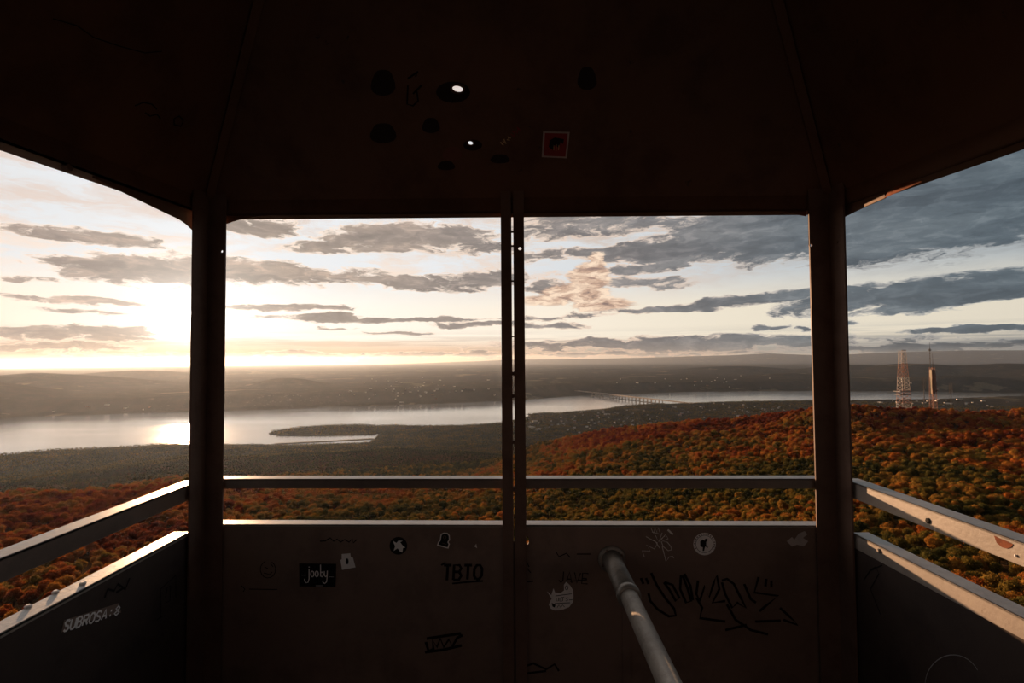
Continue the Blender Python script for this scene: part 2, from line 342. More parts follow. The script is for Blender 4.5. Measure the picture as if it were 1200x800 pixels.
FA = [-1.7] + [q[0] for q in _fa] + [1.7]; FB = [_fa[0][1]] + [q[1] for q in _fa] + [_fa[-1][1]]

NA, NR = 900, 620
aa = np.linspace(-1.25, 1.25, NA); rr = np.exp(np.linspace(math.log(22), math.log(72000), NR))
A_, R_ = np.meshgrid(aa, rr, indexing='ij')
X_, Y_ = np.sin(A_)*R_, np.cos(A_)*R_
Z_ = ground(X_, Y_)
me = bpy.data.meshes.new('hillside')
vv = np.stack([X_, Y_, Z_], -1).reshape(-1, 3)
idx = np.arange(NA*NR).reshape(NA, NR)
q = np.stack([idx[:-1, :-1], idx[1:, :-1], idx[1:, 1:], idx[:-1, 1:]], -1).reshape(-1, 4)[:, ::-1]
me.vertices.add(len(vv)); me.vertices.foreach_set('co', vv.ravel())
me.loops.add(q.size); me.loops.foreach_set('vertex_index', q.ravel().astype(np.int32))
me.polygons.add(len(q)); me.polygons.foreach_set('loop_start', np.arange(0, q.size, 4, dtype=np.int32)); me.polygons.foreach_set('loop_total', np.full(len(q), 4, np.int32))
me.polygons.foreach_set('use_smooth', np.ones(len(q), bool)); me.update(); me.validate()
def b(q):
    co = q.n('ShaderNodeNewGeometry').outputs['Position']
    s = q.n('ShaderNodeSeparateXYZ', {0: co}); d2 = q.n('ShaderNodeVectorMath', {0: co}, operation='LENGTH').outputs['Value']
    n1 = q.noise(co, 1/900, 9, .62); n2 = q.noise(co, 1/170, 8, .7); n3 = q.noise(co, 1/28, 6, .7)
    litter = q.ramp(n3, [(.3, (.035, .022, .012, 1)), (.6, (.10, .05, .02, 1))])
    wood = q.ramp(n2, [(.30, (.020, .022, .012, 1)), (.5, (.036, .030, .020, 1)), (.72, (.062, .044, .028, 1))])
    field = q.ramp(n3, [(.3, (.085, .075, .045, 1)), (.7, (.15, .12, .08, 1))])
    isf = q.m('MULTIPLY', q.m('MULTIPLY', q.step(n1, .56, .60), q.step(q.noise(co, 1/420, 4, .5), .50, .54)), q.step(d2, 3900, 4500))
    farc = q.mix(isf, wood, field)
    twn = q.m('MULTIPLY', q.step(n1, .50, .40), q.step(q.noise(co, 1/34, 2, .9), .60, .68))
    farc = q.mix(q.m('MULTIPLY', twn, .45), farc, (.28, .24, .20, 1))
    c = q.mix(q.step(d2, 2200, 2900), litter, farc)
    bu = q.n('ShaderNodeBump', {'Strength': .6, 'Distance': 6.0, 'Height': q.noise(co, 1/22, 5, .75)})
    p = q.n('ShaderNodeBsdfDiffuse', {0: c, 'Normal': bu.outputs[0]})
    q.n('ShaderNodeOutputMaterial', {0: p.outputs[0]})
hill = link('hillside', me, mat('wooded_ground', b)); tag(hill, kind='structure')

def b(q):
    co = q.n('ShaderNodeNewGeometry').outputs['Position']
    st = q.vm('MULTIPLY', co, (.6, 1.0, 1))
    h = q.m('ADD', q.noise(st, 1/160, 7, .6), q.m('MULTIPLY', q.noise(st, 1/14, 4, .6), .12))
    bu = q.n('ShaderNodeBump', {'Strength': .08, 'Distance': 8.0, 'Height': h})
    r = q.ramp(q.noise(q.vm('MULTIPLY', co, (.35, 1.0, 1)), 1/900, 6, .6), [(.35, (.10,)*3+(1,)), (.65, (.20,)*3+(1,))])
    p = q.n('ShaderNodeBsdfPrincipled', {'Base Color': (.30, .26, .22, 1), 'Roughness': r, 'IOR': 2.3, 'Specular IOR Level': 1.0, 'Normal': bu.outputs[0]})
    q.n('ShaderNodeOutputMaterial', {0: p.outputs[0]})
bm = bmesh.new()
vs = [bm.verts.new((x, y, WZ)) for x, y in ((-16000, -2000), (26000, -2000), (26000, 22000), (-16000, 22000))]; bm.faces.new(vs)
riv = obj('river', bm, mat('river_water', b)); tag(riv, kind='structure')

# evening haze lying over the valley
def b(q):
    v = q.n('ShaderNodeVolumeScatter', {'Color': (.64, .76, .95, 1), 'Density': 1.02e-5, 'Anisotropy': .60})
    q.n('ShaderNodeOutputMaterial', {1: v.outputs[0]})
bm = bmesh.new(); slab(bm, (-80000, -3000, -1200), (80000, -3000, -1200), (0, 0, 1), (0, 1, 0), 1500, 79000)
hz = obj('valley_haze', bm, mat('haze', b)); tag(hz, kind='stuff')

# ---------------------------------------------------------------- trees
def leaf_mat():
    def b(q):
        at = q.n('ShaderNodeAttribute', attribute_name='tint', attribute_type='INSTANCER').outputs['Fac']
        co = q.n('ShaderNodeTexCoord').outputs['Object']
        nz = q.noise(co, 1.1, 4, .6)
        t = q.m('ADD', at, q.m('MULTIPLY_ADD', nz, .24, -.12))
        c = q.ramp(t, [(.0, (.17, .030, .014, 1)), (.16, (.28, .062, .018, 1)), (.32, (.42, .128, .024, 1)), (.46, (.38, .185, .035, 1)), (.60, (.20, .135, .028, 1)), (.78, (.085, .078, .022, 1)), (1.0, (.036, .040, .016, 1))])
        bu = q.n('ShaderNodeBump', {'Strength': .9, 'Distance': .5, 'Height': q.noise(co, 2.6, 4, .7)})
        d = q.n('ShaderNodeBsdfDiffuse', {0: c, 'Normal': bu.outputs[0]}); tr = q.n('ShaderNodeBsdfTranslucent', {0: c})
        mx = q.n('ShaderNodeMixShader', {0: .35, 1: d.outputs[0], 2: tr.outputs[0]})
        q.n('ShaderNodeOutputMaterial', {0: mx.outputs[0]})
    return mat('autumn_leaves', b)
M_LEAF = leaf_mat(); M_BARK = flat_mat('bark', (.07, .05, .038, 1), .9, .1)
def crown_mesh(seed, leaves=True, sub=2, nb=10):
    r = random.Random(seed); bm = bmesh.new(); blobs = []; nb = 15 if leaves else nb
    W0 = r.uniform(3.0, 3.7)
    for i in range(nb):
        a = r.uniform(0, 2*math.pi); d = W0*math.sqrt(r.random())*.72 if i else 0
        c = Vector((math.cos(a)*d, math.sin(a)*d, 6.2 + r.uniform(-1.2, 1.1) + (1.3 if d < 1.2 else 0))); s = (r.uniform(.75, 1.45) if leaves else r.uniform(1.2, 1.9)) if i else 2.0
        blobs.append((c, s))
        mt = Matrix.Translation(c) @ Matrix.Diagonal((s, s, s*.82, 1))
        res = bmesh.ops.create_icosphere(bm, subdivisions=sub, radius=1, matrix=mt)
        for v in res['verts']:
            n = mnoise.noise(v.co*1.3 + Vector((seed*9.1, 0, 0))); n2 = mnoise.noise(v.co*3.1 + Vector((0, seed*3.3, 0)))
            v.co = c + (v.co-c)*(.86 + .40*n + .34*n2)
    if leaves:
        for i in range(2600):
            c, s = r.choice(blobs); d = Vector((r.gauss(0, 1), r.gauss(0, 1), r.gauss(.25, 1))).normalized()
            p = c + Vector((d.x*s, d.y*s, d.z*s*.82))*r.uniform(.85, 1.38)
            t1 = Vector((r.gauss(0, 1), r.gauss(0, 1), r.gauss(0, 1))).normalized(); t2 = d.cross(t1).normalized() if d.cross(t1).length > .01 else Vector((1, 0, 0))
            k = r.uniform(.14, .36)
            vs = [bm.verts.new(p + t1*k), bm.verts.new(p + t2*k), bm.verts.new(p - t1*k*.9), bm.verts.new(p - t2*k*.8)]
            bm.faces.new(vs)
    nf = len(bm.faces)
    if leaves:
        tube(bm, [(0, 0, -1.0), (.1, .05, 2.0), (0, .15, 4.4), (0, 0, 6.2)], [.26, .2, .15, .08], 7)
        for k in range(4):
            a = k*1.6+r.random(); tube(bm, [(0, .1, 3.6), (math.cos(a)*1.1, math.sin(a)*1.1, 4.9), (math.cos(a)*2.0, math.sin(a)*2.0, 5.9)], [.1, .07, .04], 5)
    bm.faces.ensure_lookup_table()
    for i, f in enumerate(bm.faces): f.material_index = 1 if i >= nf else 0; f.smooth = i < nf
    me = bpy.data.meshes.new('tree'); bm.to_mesh(me); bm.free()
    me.materials.append(M_LEAF); me.materials.append(M_BARK); return me
CROWNS = [crown_mesh(s) for s in range(1, 7)]
LOWS = [crown_mesh(s, False, 1, 4) for s in range(21, 25)]

def scatter(r0, r1, a0, a1, cell):
    """jittered points on a ring sector"""
    n = int((a1-a0)/2*(r1*r1-r0*r0)/(cell*cell))
    r = np.sqrt(rng.random(n)*(r1*r1-r0*r0)+r0*r0); a = a0+rng.random(n)*(a1-a0)
    x, y = np.sin(a)*r, np.cos(a)*r
    key = np.floor(x/cell).astype(np.int64)*100003 + np.floor(y/cell).astype(np.int64)
    _, u = np.unique(key, return_index=True)                     # at most one to a cell
    return x[u], y[u]
# what the near crests hide from the tower
HB = 720; hb_az = np.linspace(-1.25, 1.25, HB)
zr = np.exp(np.linspace(math.log(40), math.log(9000), 420))
AA, RR = np.meshgrid(hb_az, zr, indexing='ij'); ZZ = ground(np.sin(AA)*RR, np.cos(AA)*RR)
ANG = (ZZ+5-EYE.z)/RR; CUM = np.maximum.accumulate(ANG, axis=1)
def seen(x, y, top):
    r = np.hypot(x, y); a = np.arctan2(x, y)
    i = np.clip(((a+1.25)/2.5*(HB-1)).astype(int), 0, HB-1); j = np.clip(((np.log(r)-math.log(40))/(math.log(9000)-math.log(40))*419).astype(int)-2, 0, 419)
    return (top-EYE.z)/r > CUM[i, j]-.008
def to_px(x, y, z):
    dx, dy, dz = x-EYE.x, y-EYE.y, z-EYE.z
    d = dx*FW.x+dy*FW.y+dz*FW.z
    return 600+F*(dx*RT.x+dy*RT.y+dz*RT.z)/d, 400-F*(dx*UP.x+dy*UP.y+dz*UP.z)/d

def tint_at(x, y):
    r = np.hypot(x, y); a = np.degrees(np.arctan2(x, y))
    n = fbm(x/45+5, y/45, 3); nb = fbm(x/170+50, y/170, 3)
    left = np.clip((-22-a)/12, 0, 1); right = np.clip((a-2)/10, 0, 1)
    base = .60 - .28*left + .10*right*np.clip((650-r)/250, 0, 1)
    top = np.clip((r-620)/330, 0, 1)*right; base = base - .36*top
    vis = np.clip((r-380)/200, 0, 1)*np.clip((700-r)/100, 0, 1)*np.clip((-12-a)/8, 0, 1); base = base - .12*vis
    base = base + .20*np.clip((r-1050)/250, 0, 1)*(1-np.clip((a-2)/4, 0, 1)) + .25*np.clip((r-1400)/300, 0, 1)
    return base + n*.75 + nb*.7 + (rng.random(x.shape)-.5)*.40

nx, ny = scatter(45, 1500, -1.2, 1.2, 4.3)
nz = ground(nx, ny); hs = .50+.42*rng.random(nx.size)**1.3
gr = 1+.85*np.clip((np.hypot(nx, ny)-330)/500, 0, 1); hs = hs*gr
ok = seen(nx, ny, nz+8.0) & (rng.random(nx.size) < 1.12/gr**1.75); nx, ny, nz, hs = nx[ok], ny[ok], nz[ok], hs[ok]
nt_ = np.clip(tint_at(nx, ny), .02, .98); nrot = rng.random(nx.size)*6.283; nk = rng.integers(0, 6, nx.size)
px, py = to_px(nx, ny, nz+7.5*hs)
win = (((px < 214) & (px > 4) & (py < 715-.52*px)) | ((px > 268) & (px < 584) & (py < 600)) | ((px > 620) & (px < 944) & (py < 600)) | ((px > 1004) & (px < 1196) & (py < 615+.5*(px-1000)))) & (py > 470)
dist = np.hypot(nx, ny); order = np.argsort(np.where(win, dist, 1e9))[:300]
side = lambda x: 'left' if x < 214 else 'right' if x > 1004 else 'front'
WHERE = {'left': 'beyond the left guard rail', 'right': 'beyond the right guard rail', 'front': 'below the front opening'}
def hue(t): return 'red-brown' if t < .2 else 'orange' if t < .42 else 'golden' if t < .6 else 'olive green' if t < .78 else 'dark green'
protos = [None]*6
for i in order:
    k = int(nk[i]); o = bpy.data.objects.new('tree', CROWNS[k]); COL.objects.link(o)
    o.location = (nx[i], ny[i], nz[i]); o.rotation_euler = (0, 0, nrot[i]); s = hs[i]; o.scale = (s, s, s*1.0)
    o['tint'] = float(nt_[i]); h = hue(nt_[i]); w = side(px[i]); big = 'large' if s > .78 else 'medium-sized' if s > .62 else 'small'
    tag(o, f'{big} {h} autumn tree on the near slope {WHERE[w]}', 'tree', f'{big} {h} trees on the slope {WHERE[w]}')
    if protos[k] is None: protos[k] = o
def instancer(name, pts, scale, rot, tint, kind, sources, label, cat):
    me = bpy.data.meshes.new(name); me.vertices.add(len(pts)); me.vertices.foreach_set('co', np.ascontiguousarray(pts, dtype=np.float32).ravel())
    for nm, ar, ty in (('sc', scale, 'FLOAT'), ('rot', rot, 'FLOAT'), ('tint', tint, 'FLOAT'), ('pick', kind, 'INT')):
        at = me.attributes.new(nm, ty, 'POINT'); at.data.foreach_set('value', np.ascontiguousarray(ar, dtype=np.int32 if ty == 'INT' else np.float32))
    o = link(name, me, None)
    ng = bpy.data.node_groups.new(name, 'GeometryNodeTree')
    ng.interface.new_socket('Geometry', in_out='INPUT', socket_type='NodeSocketGeometry'); ng.interface.new_socket('Geometry', in_out='OUTPUT', socket_type='NodeSocketGeometry')
    N = ng.nodes.new; L = ng.links.new
    gi, go = N('NodeGroupInput'), N('NodeGroupOutput'); jn = N('GeometryNodeJoinGeometry'); ip = N('GeometryNodeInstanceOnPoints'); m2p = N('GeometryNodeMeshToPoints')
    for s_ in sources:
        oi = N('GeometryNodeObjectInfo'); oi.inputs['Object'].default_value = s_; oi.inputs['As Instance'].default_value = True; L(oi.outputs['Geometry'], jn.inputs[0])
    def attr(nm, ty):
        a = N('GeometryNodeInputNamedAttribute'); a.data_type = ty; a.inputs[0].default_value = nm; return [q for q in a.outputs if q.enabled and q.name == 'Attribute'][0]
    cx = N('ShaderNodeCombineXYZ'); L(attr('rot', 'FLOAT'), cx.inputs[2])
    L(gi.outputs[0], m2p.inputs[0]); L(m2p.outputs[0], ip.inputs['Points']); L(jn.outputs[0], ip.inputs['Instance']); ip.inputs['Pick Instance'].default_value = True
    L(attr('pick', 'INT'), ip.inputs['Instance Index']); L(cx.outputs[0], ip.inputs['Rotation']); L(attr('sc', 'FLOAT'), ip.inputs['Scale']); L(ip.outputs[0], go.inputs[0])
    md = o.modifiers.new('scatter', 'NODES'); md.node_group = ng
    tag(o, label, cat, kind='stuff'); return o
keep = np.ones(nx.size, bool); keep[order] = False
pts = np.stack([nx, ny, nz], 1)[keep]
instancer('mountain_forest', pts, hs[keep], nrot[keep], nt_[keep], nk[keep], protos, 'autumn forest of red, orange and olive crowns covering the mountain slopes', 'forest')
print('near trees', keep.sum())
# woods of the lower slopes, the river bank and the spit
mx_, my_ = scatter(1500, 3600, -1.2, 1.2, 7.6)
ex, ey = scatter(3600, 6200, -1.0, 1.0, 13.0)
fx_, fy_ = np.concatenate([mx_, ex]), np.concatenate([my_, ey])
fz = ground(fx_, fy_); sd = sdist(fx_, fy_); r_ = np.hypot(fx_, fy_)
ok = seen(fx_, fy_, fz+14) & (sd > 4) & (r_ < np.interp(np.arctan2(fx_, fy_), FA, FB)) & ((fbm(fx_/130, fy_/130, 3) > -.13) | (np.arctan2(fx_, fy_) < 0) | (sd < 60))
fx_, fy_, fz, r_ = fx_[ok], fy_[ok], fz[ok], r_[ok]
ft = np.clip(np.where(r_ < 2150, .93, .76) + fbm(fx_/70, fy_/70, 3)*.5 + (rng.random(fx_.size)-.5)*.3, .3, .98)
fs = (.75+.5*rng.random(fx_.size))*np.where(r_ > 3600, 1.25, 1.0)
vt = []
sel = np.argsort(np.abs(np.hypot(fx_, fy_)-2000)+np.abs(np.arctan2(fx_, fy_)+.2)*3000)[:4]
for n_, i in enumerate(sel):
    o = bpy.data.objects.new('valley_tree', LOWS[n_]); COL.objects.link(o); o.location = (fx_[i], fy_[i], fz[i]-2); o.scale = (fs[i],)*3; o['tint'] = float(ft[i])
    tag(o, 'small dark crown on the shaded hill between the tower and river', 'tree', 'trees on the shaded hill above the river'); vt.append(o)
keep = np.ones(fx_.size, bool); keep[sel] = False
instancer('valley_woodland', np.stack([fx_, fy_, fz-2.5], 1)[keep], fs[keep], rng.random(keep.sum())*6.28, ft[keep], rng.integers(0, 4, keep.sum()), vt, 'dark woodland on the lower hills and along the river bank', 'woodland')
print('valley trees', keep.sum())

# ---------------------------------------------------------------- towns
M_WH = flat_mat('pale_siding', (.75, .70, .64, 1), .6); M_BR = flat_mat('brick_wall', (.34, .20, .15, 1), .8); M_RF = flat_mat('grey_roof', (.20, .19, .19, 1), .7); M_BG = flat_mat('beige_wall', (.55, .48, .40, 1), .7)
def house_mesh(L, Wd, H, gable, mw):
    bm = bmesh.new(); slab(bm, (-L/2, -Wd/2, -6), (L/2, -Wd/2, -6), (0, 0, 1), (0, 1, 0), H+6, Wd); nw = len(bm.faces)
    if gable:
        rf = Wd*.32; e = .6
        a = [bm.verts.new(p) for p in ((-L/2-e, -Wd/2-e, H), (-L/2-e, Wd/2+e, H), (-L/2-e, 0, H+rf), (L/2+e, -Wd/2-e, H), (L/2+e, Wd/2+e, H), (L/2+e, 0, H+rf))]
        for f in ((0, 1, 2), (5, 4, 3), (0, 2, 5, 3), (2, 1, 4, 5), (1, 0, 3, 4)): bm.faces.new([a[i] for i in f])
    else: slab(bm, (-L/2-.3, -Wd/2-.3, H), (L/2+.3, -Wd/2-.3, H), (0, 0, 1), (0, 1, 0), 1.0, Wd+.6)
    for i, f in enumerate(bm.faces): f.material_index = 1 if i >= nw else 0
    me = bpy.data.meshes.new('house'); bm.to_mesh(me); bm.free(); me.materials.append(mw); me.materials.append(M_RF); return me
HM = [house_mesh(13, 9, 7, True, M_WH), house_mesh(16, 10, 9, True, M_BG), house_mesh(26, 14, 10, False, M_BR), house_mesh(40, 18, 9, False, M_WH), house_mesh(22, 12, 12, True, M_WH)]
TOWNS = [  # column, photo height, spread x, spread y, count, big share, description
  (500, 455, 70, 10, 46, .5, 'in the river town on the far bank'), (455, 462, 60, 6, 20, .4, 'in the river town on the far bank'),
  (700, 492, 90, 11, 125, .12, 'in the wooded town on the near bank'), (880, 480, 90, 6, 55, .15, 'in the wooded town on the near bank'),
  (1110, 471, 80, 4, 34, .4, 'in the plain behind the radio masts'), (830, 447, 90, 7, 26, .4, 'among the far fields beyond the bridge'),
  (160, 478, 140, 5, 14, .8, 'on the far bank at the left')]
HOUSES = []
for (cx, cy, sx, sy, n, big, wh) in TOWNS:
    c_ = 0
    while c_ < n:
        x = random.gauss(cx, sx*.55); y = random.gauss(cy, sy*.6)
        # walk down the line of sight to the ground
        d = ray(x, y); ts = np.exp(np.linspace(math.log(2200), math.log(16000), 500))
        X = d.x/d.y*ts; Zl = EYE.z + d.z/d.y*ts; Zg = ground(X, ts)
        hit = np.nonzero(Zg+7 >= Zl)[0]
        c_ += 1
        if len(hit) == 0 or Zg[hit[0]] < WZ+1.5 or hit[0] == 0: continue
        j = hit[0]; k = random.choice((2, 3, 4, 3)) if random.random() < big else random.choice((0, 1, 0))
        if not (-5 < x < 1205) or 214 < x < 266 or 586 < x < 617 or 944 < x < 1000: continue
        if any((X[j]-u)**2+(ts[j]-v)**2 < (w+(34 if k == 3 else 20)*1.9)**2 for u, v, w in HOUSES): continue
        HOUSES.append((X[j], ts[j], 34 if k == 3 else 20))
        o = bpy.data.objects.new('house', HM[k]); COL.objects.link(o); o.location = (X[j], ts[j], Zg[j]); o.rotation_euler = (0, 0, random.uniform(0, 3.14))
        kd = {0: 'pale gabled house', 1: 'beige gabled house', 2: 'brick flat-roofed block', 3: 'long pale flat-roofed building', 4: 'tall pale gabled house'}[k]
        s = random.uniform(.75, 1.2); o.scale = (s, s, s)
        tag(o, f'{kd} {wh}', 'building', f'{kd}s {wh}')

# ---------------------------------------------------------------- bridge
M_STEEL = flat_mat('bridge_steel', (.30, .22, .17, 1), .6); M_CONC = flat_mat('pier_concrete', (.42, .35, .29, 1), .8)
br = empty('road_bridge', on_level(690, 462.8, WZ)); tag(br, 'long brown steel road bridge on many piers crossing the river', 'bridge')
A0 = on_level(684, 462.4, WZ); B0 = on_level(806, 476.8, WZ); dv = (B0-A0); dv.z = 0; Lb = dv.length; dv.normalize(); pv = Vector((dv.y, -dv.x, 0))
def bpt(px_): 
    # distance along the bridge where it is seen at this column
    k = (px_-600)/F; t = (k*A0.y-A0.x)/(dv.x-k*dv.y); return t
A1 = A0 - dv*500; B1 = B0 + dv*60
def child(name, bm, mt, par, off):
    bmesh.ops.translate(bm, vec=-Vector(off), verts=bm.verts[:]); return obj(name, bm, mt, par)
DH = 42
for so in (-22, 22):
    bm = bmesh.new(); slab(bm, A1+pv*(so-8)+Vector((0, 0, DH)), B1+pv*(so-8)+Vector((0, 0, DH*.9)), (0, 0, 1), pv, 5, 16)
    child('deck', bm, M_STEEL, br, br.location)
for v in (265, 300, 332, 418, 450, 497, 527, 555, 585, 615, 648, 683, 715, 750, 785, 818, 850):
    t = bpt(660+v/7.5); c = A0 + dv*t; bm = bmesh.new()
    slab(bm, c-pv*30-dv*5+Vector((0, 0, -4)), c+pv*30-dv*5+Vector((0, 0, -4)), (0, 0, 1), dv, 9, 10)
    for so in (-26, 20): slab(bm, c+pv*so-dv*3.5, c+pv*(so+6)-dv*3.5, (0, 0, 1), dv, DH+1, 7)
    child('pier', bm, M_CONC, br, br.location)
bm = bmesh.new(); t0, t1 = bpt(660+300/7.5), bpt(660+450/7.5); n = 14
for so in (-30, 14):
    for k in range(n):
        a = t0+(t1-t0)*k/n; c = t0+(t1-t0)*(k+1)/n
        h = lambda t: DH-14+14*abs(math.cos(math.pi*(t-t0)/(t1-t0)))*0 - 6*math.cos(2*math.pi*(t-t0)/(t1-t0)*1.5)
        pa, pc = A0+dv*a+pv*so, A0+dv*c+pv*so
        tube(bm, [pa+Vector((0, 0, h(a))), pc+Vector((0, 0, h(c)))], 1.6, 5); tube(bm, [pa+Vector((0, 0, h(a))), pa+Vector((0, 0, DH))], 1.1, 4); tube(bm, [pa+Vector((0, 0, h(a))), pc+Vector((0, 0, DH))], 1.1, 4)
child('truss', bm, M_STEEL, br, br.location)

# low causeway across the cove mouth
bm = bmesh.new(); pa, pb, pc = on_level(322, 520, WZ), on_level(385, 517, WZ), on_level(438, 514, WZ)
for u, v in ((pa, pb), (pb, pc)):
    dd = (v-u).normalized(); nn = Vector((-dd.y, dd.x, 0)); slab(bm, u-nn*12-Vector((0, 0, 3)), v-nn*12-Vector((0, 0, 3)), (0, 0, 1), nn, 6.5, 24)
cw = obj('rail_causeway', bm, flat_mat('ballast', (.10, .085, .07, 1), .9)); tag(cw, 'narrow dark causeway crossing the mouth of the cove', 'causeway')

# ---------------------------------------------------------------- radio masts on the red ridge
M_TR = flat_mat('mast_red', (.24, .085, .05, 1), .6); M_TW = flat_mat('mast_white', (.38, .33, .30, 1), .6); M_TD = flat_mat('mast_dark', (.10, .09, .085, 1), .6); M_TB = flat_mat('mast_panel', (.30, .24, .17, 1), .7)
def lattice(bm, base, h, w0, w1, n, r, z0=0.0, z1=1.0):
    def cnr(t):
        w = w0+(w1-w0)*t; return [Vector((base.x+w/2*sx, base.y+w/2*sy, base.z+h*t)) for sx, sy in ((-1, -1), (1, -1), (1, 1), (-1, 1))]
    for k in range(n):
        ta, tb = z0+(z1-z0)*k/n, z0+(z1-z0)*(k+1)/n; A, B = cnr(ta), cnr(tb)
        for i in range(4):
            tube(bm, [A[i], B[i]], r, 4); tube(bm, [A[i], A[(i+1) % 4]], r*.6, 4); tube(bm, [A[i], B[(i+1) % 4]], r*.55, 4); tube(bm, [A[(i+1) % 4], B[i]], r*.55, 4)
def gz(x, y): return float(ground(np.array([x]), np.array([y]))[0])
def mast_base(px_, Y):
    p = at_y(px_, 480, Y); return Vector((p.x, p.y, gz(p.x, p.y)))
b0 = mast_base(1059.5, 1020); topz = at_y(1055.5, 410, 1020).z; h = topz-b0.z
tw = empty('radio_tower', b0); tag(tw, 'red and white lattice radio tower, the widest of the masts', 'radio tower')
for k in range(5):
    bm = bmesh.new(); lattice(bm, Vector((0, 0, 0)), h, 19, 8, 3, .36, k/5, (k+1)/5)
    obj('tower_section', bm, M_TR if k % 2 else M_TW, tw)
bm = bmesh.new()
for k in range(9): slab(bm, (-4.4, -4.4, h-1-k*3.2), (4.4, -4.4, h-1-k*3.2), (0, 0, 1), (0, 1, 0), .5 if k else 1.2, 1.0)
obj('antenna_rungs', bm, M_TD, tw)
bm = bmesh.new(); slab(bm, (-14, -9, h*.37), (10, -9, h*.37), (0, 0, 1), (0, 1, 0), 1.2, 18); slab(bm, (-13, -8, h*.32), (10, -8, h*.32), (0, 0, 1), (0, 1, 0), .9, 16); obj('platform', bm, M_TD, tw)
for (dx, dz, rr_) in ((-8.5, .56, 2.0), (-8.5, .52, 1.7), (-13.5, .38, 1.6), (8.5, .5, 1.3)):
    bm = bmesh.new(); tube(bm, [(dx, -9.5, h*dz), (dx, -7.5, h*dz)], [rr_, rr_*.7], 14); obj('dish', bm, M_WH, tw)
b1 = mast_base(1094, 1000); topz = at_y(1091, 401, 1000).z; h = topz-b1.z
tw = empty('radio_mast', b1); tag(tw, 'tall slender antenna mast with a clad lower body right of the lattice tower', 'radio mast')
zb = at_y(1094, 430, 1000).z-b1.z
bm = bmesh.new(); lattice(bm, Vector((0, 0, 0)), zb, 9, 6, 12, .4); obj('mast_body', bm, M_TR, tw)
bm = bmesh.new(); slab(bm, (-3.8, -3, zb*.45), (1.0, -3, zb*.45), (0, 0, 1), (0, 1, 0), zb*.5, 5); obj('panel', bm, M_TB, tw)
bm = bmesh.new(); slab(bm, (1.2, -3.4, zb*.5), (3.8, -3.4, zb*.5), (0, 0, 1), (0, 1, 0), zb*.42, 5); obj('panel', bm, M_TW, tw)
bm = bmesh.new(); tube(bm, [(-3.5, 0, zb), (-3.5, 0, h)], [.7, .25], 6); tube(bm, [(-7, 0, h-15), (0, 0, h-15)], .5, 5); tube(bm, [(-3.5, 0, h-17), (-3.5, 0, h-13)], 1.5, 8)
for dz in (.35, .55, .75): tube(bm, [(-5, 0, zb+(h-zb)*dz), (-2, 0, zb+(h-zb)*dz)], .35, 5)
obj('antenna', bm, M_TD, tw)
bm = bmesh.new(); tube(bm, [(1.5, 0, zb), (1.5, 0, zb+(h-zb)*.55)], [.6, .3], 6); obj('antenna', bm, M_TD, tw)
bm = bmesh.new(); tube(bm, [(6, -5, zb*.55), (6, -3.4, zb*.55)], 1.7, 12); obj('dish', bm, M_WH, tw)
for (pxx, yt, Y, lab) in ((1083.5, 442, 1010, 'short thin dark pole antenna between the two tall masts'), (1115, 448, 1010, 'thin dark pole antenna standing right of the clad mast')):
    bb = mast_base(pxx, Y); hh = at_y(pxx, yt, Y).z-bb.z
    o_ = empty('pole_antenna', bb); tag(o_, lab, 'antenna')
    bm = bmesh.new(); tube(bm, [(0, 0, 0), (0, 0, hh)], [.8, .45], 6); obj('pole', bm, M_TD, o_)
    bm = bmesh.new(); tube(bm, [(-3, 0, hh*.8), (3, 0, hh*.8)], .4, 5); tube(bm, [(-3, 0, hh*.7), (-3, 0, hh*.97)], .5, 5); tube(bm, [(3, 0, hh*.7), (3, 0, hh*.97)], .5, 5); obj('crossarm', bm, M_TD, o_)
for k, (pxx, Y) in enumerate(((1049, 1000), (1086, 985), (1104, 990))):
    bb = mast_base(pxx, Y); o_ = bpy.data.objects.new('equipment_hut', HM[0 if k else 1]); COL.objects.link(o_); o_.location = bb + Vector((0, 0, 4)); o_.rotation_euler = (0, 0, k); o_.scale = (.6, .6, .6); o_.location.z -= 2
    tag(o_, ('beige hut at the foot of the lattice tower', 'pale hut just left of the clad mast foot', 'pale hut just right of the clad mast foot')[k], 'hut')

# ---------------------------------------------------------------- the cab of the fire tower
CL_, CR_ = Vector((-.9921, 1.657, 0)), Vector((1.0071, 1.6012, 0))
LD, RD = Vector((0, -1, 0)), Vector((.0137, -1, 0)).normalized()
SIDE = 2.0
BL, BR = CL_+LD*SIDE, CR_+RD*SIDE
ZS, ZR = 1.6-.5255, 1.6-.3808
ZL = {'L': 1.6+.4717, 'R': 1.6+.4588}; ZBL, ZBR = 1.6+.4717-.0652*1.0, 1.6+.4588-.0597*1.0     # roof edge sinks slightly towards the back
FD = (CR_-CL_).normalized(); FO = Vector((-FD.y, FD.x, 0))          # along the front wall, and outwards
LO, RO = Vector((-1, 0, 0)), Vector((-RD.y, RD.x, 0)); RO = RO if RO.x > 0 else -RO
Zu = Vector((0, 0, 1)); MID = on_plane(601.3, 600, CL_, FO); MID.z = 0
def F_uv(px_, py_):                       # pixel -> (distance along the front wall from the left corner, height)
    p = on_plane(px_, py_, CL_, FO); return ((p-CL_).dot(FD), p.z)
def poly_hole(px_, py_, rx, ry, n=12):
    c = F_uv(px_, py_); s = 1/366
    return [(c[0]+rx*s*math.cos(2*math.pi*k/n), c[1]+ry*s*math.sin(2*math.pi*k/n)) for k in range(n)]
WL = (CR_-CL_).length; mu = (MID-CL_).dot(FD)
bm = bmesh.new()
plate(bm, [(0, 0), (mu-.004, 0), (mu-.004, ZS), (0, ZS)], [], CL_, FD, Zu, FO, .005)
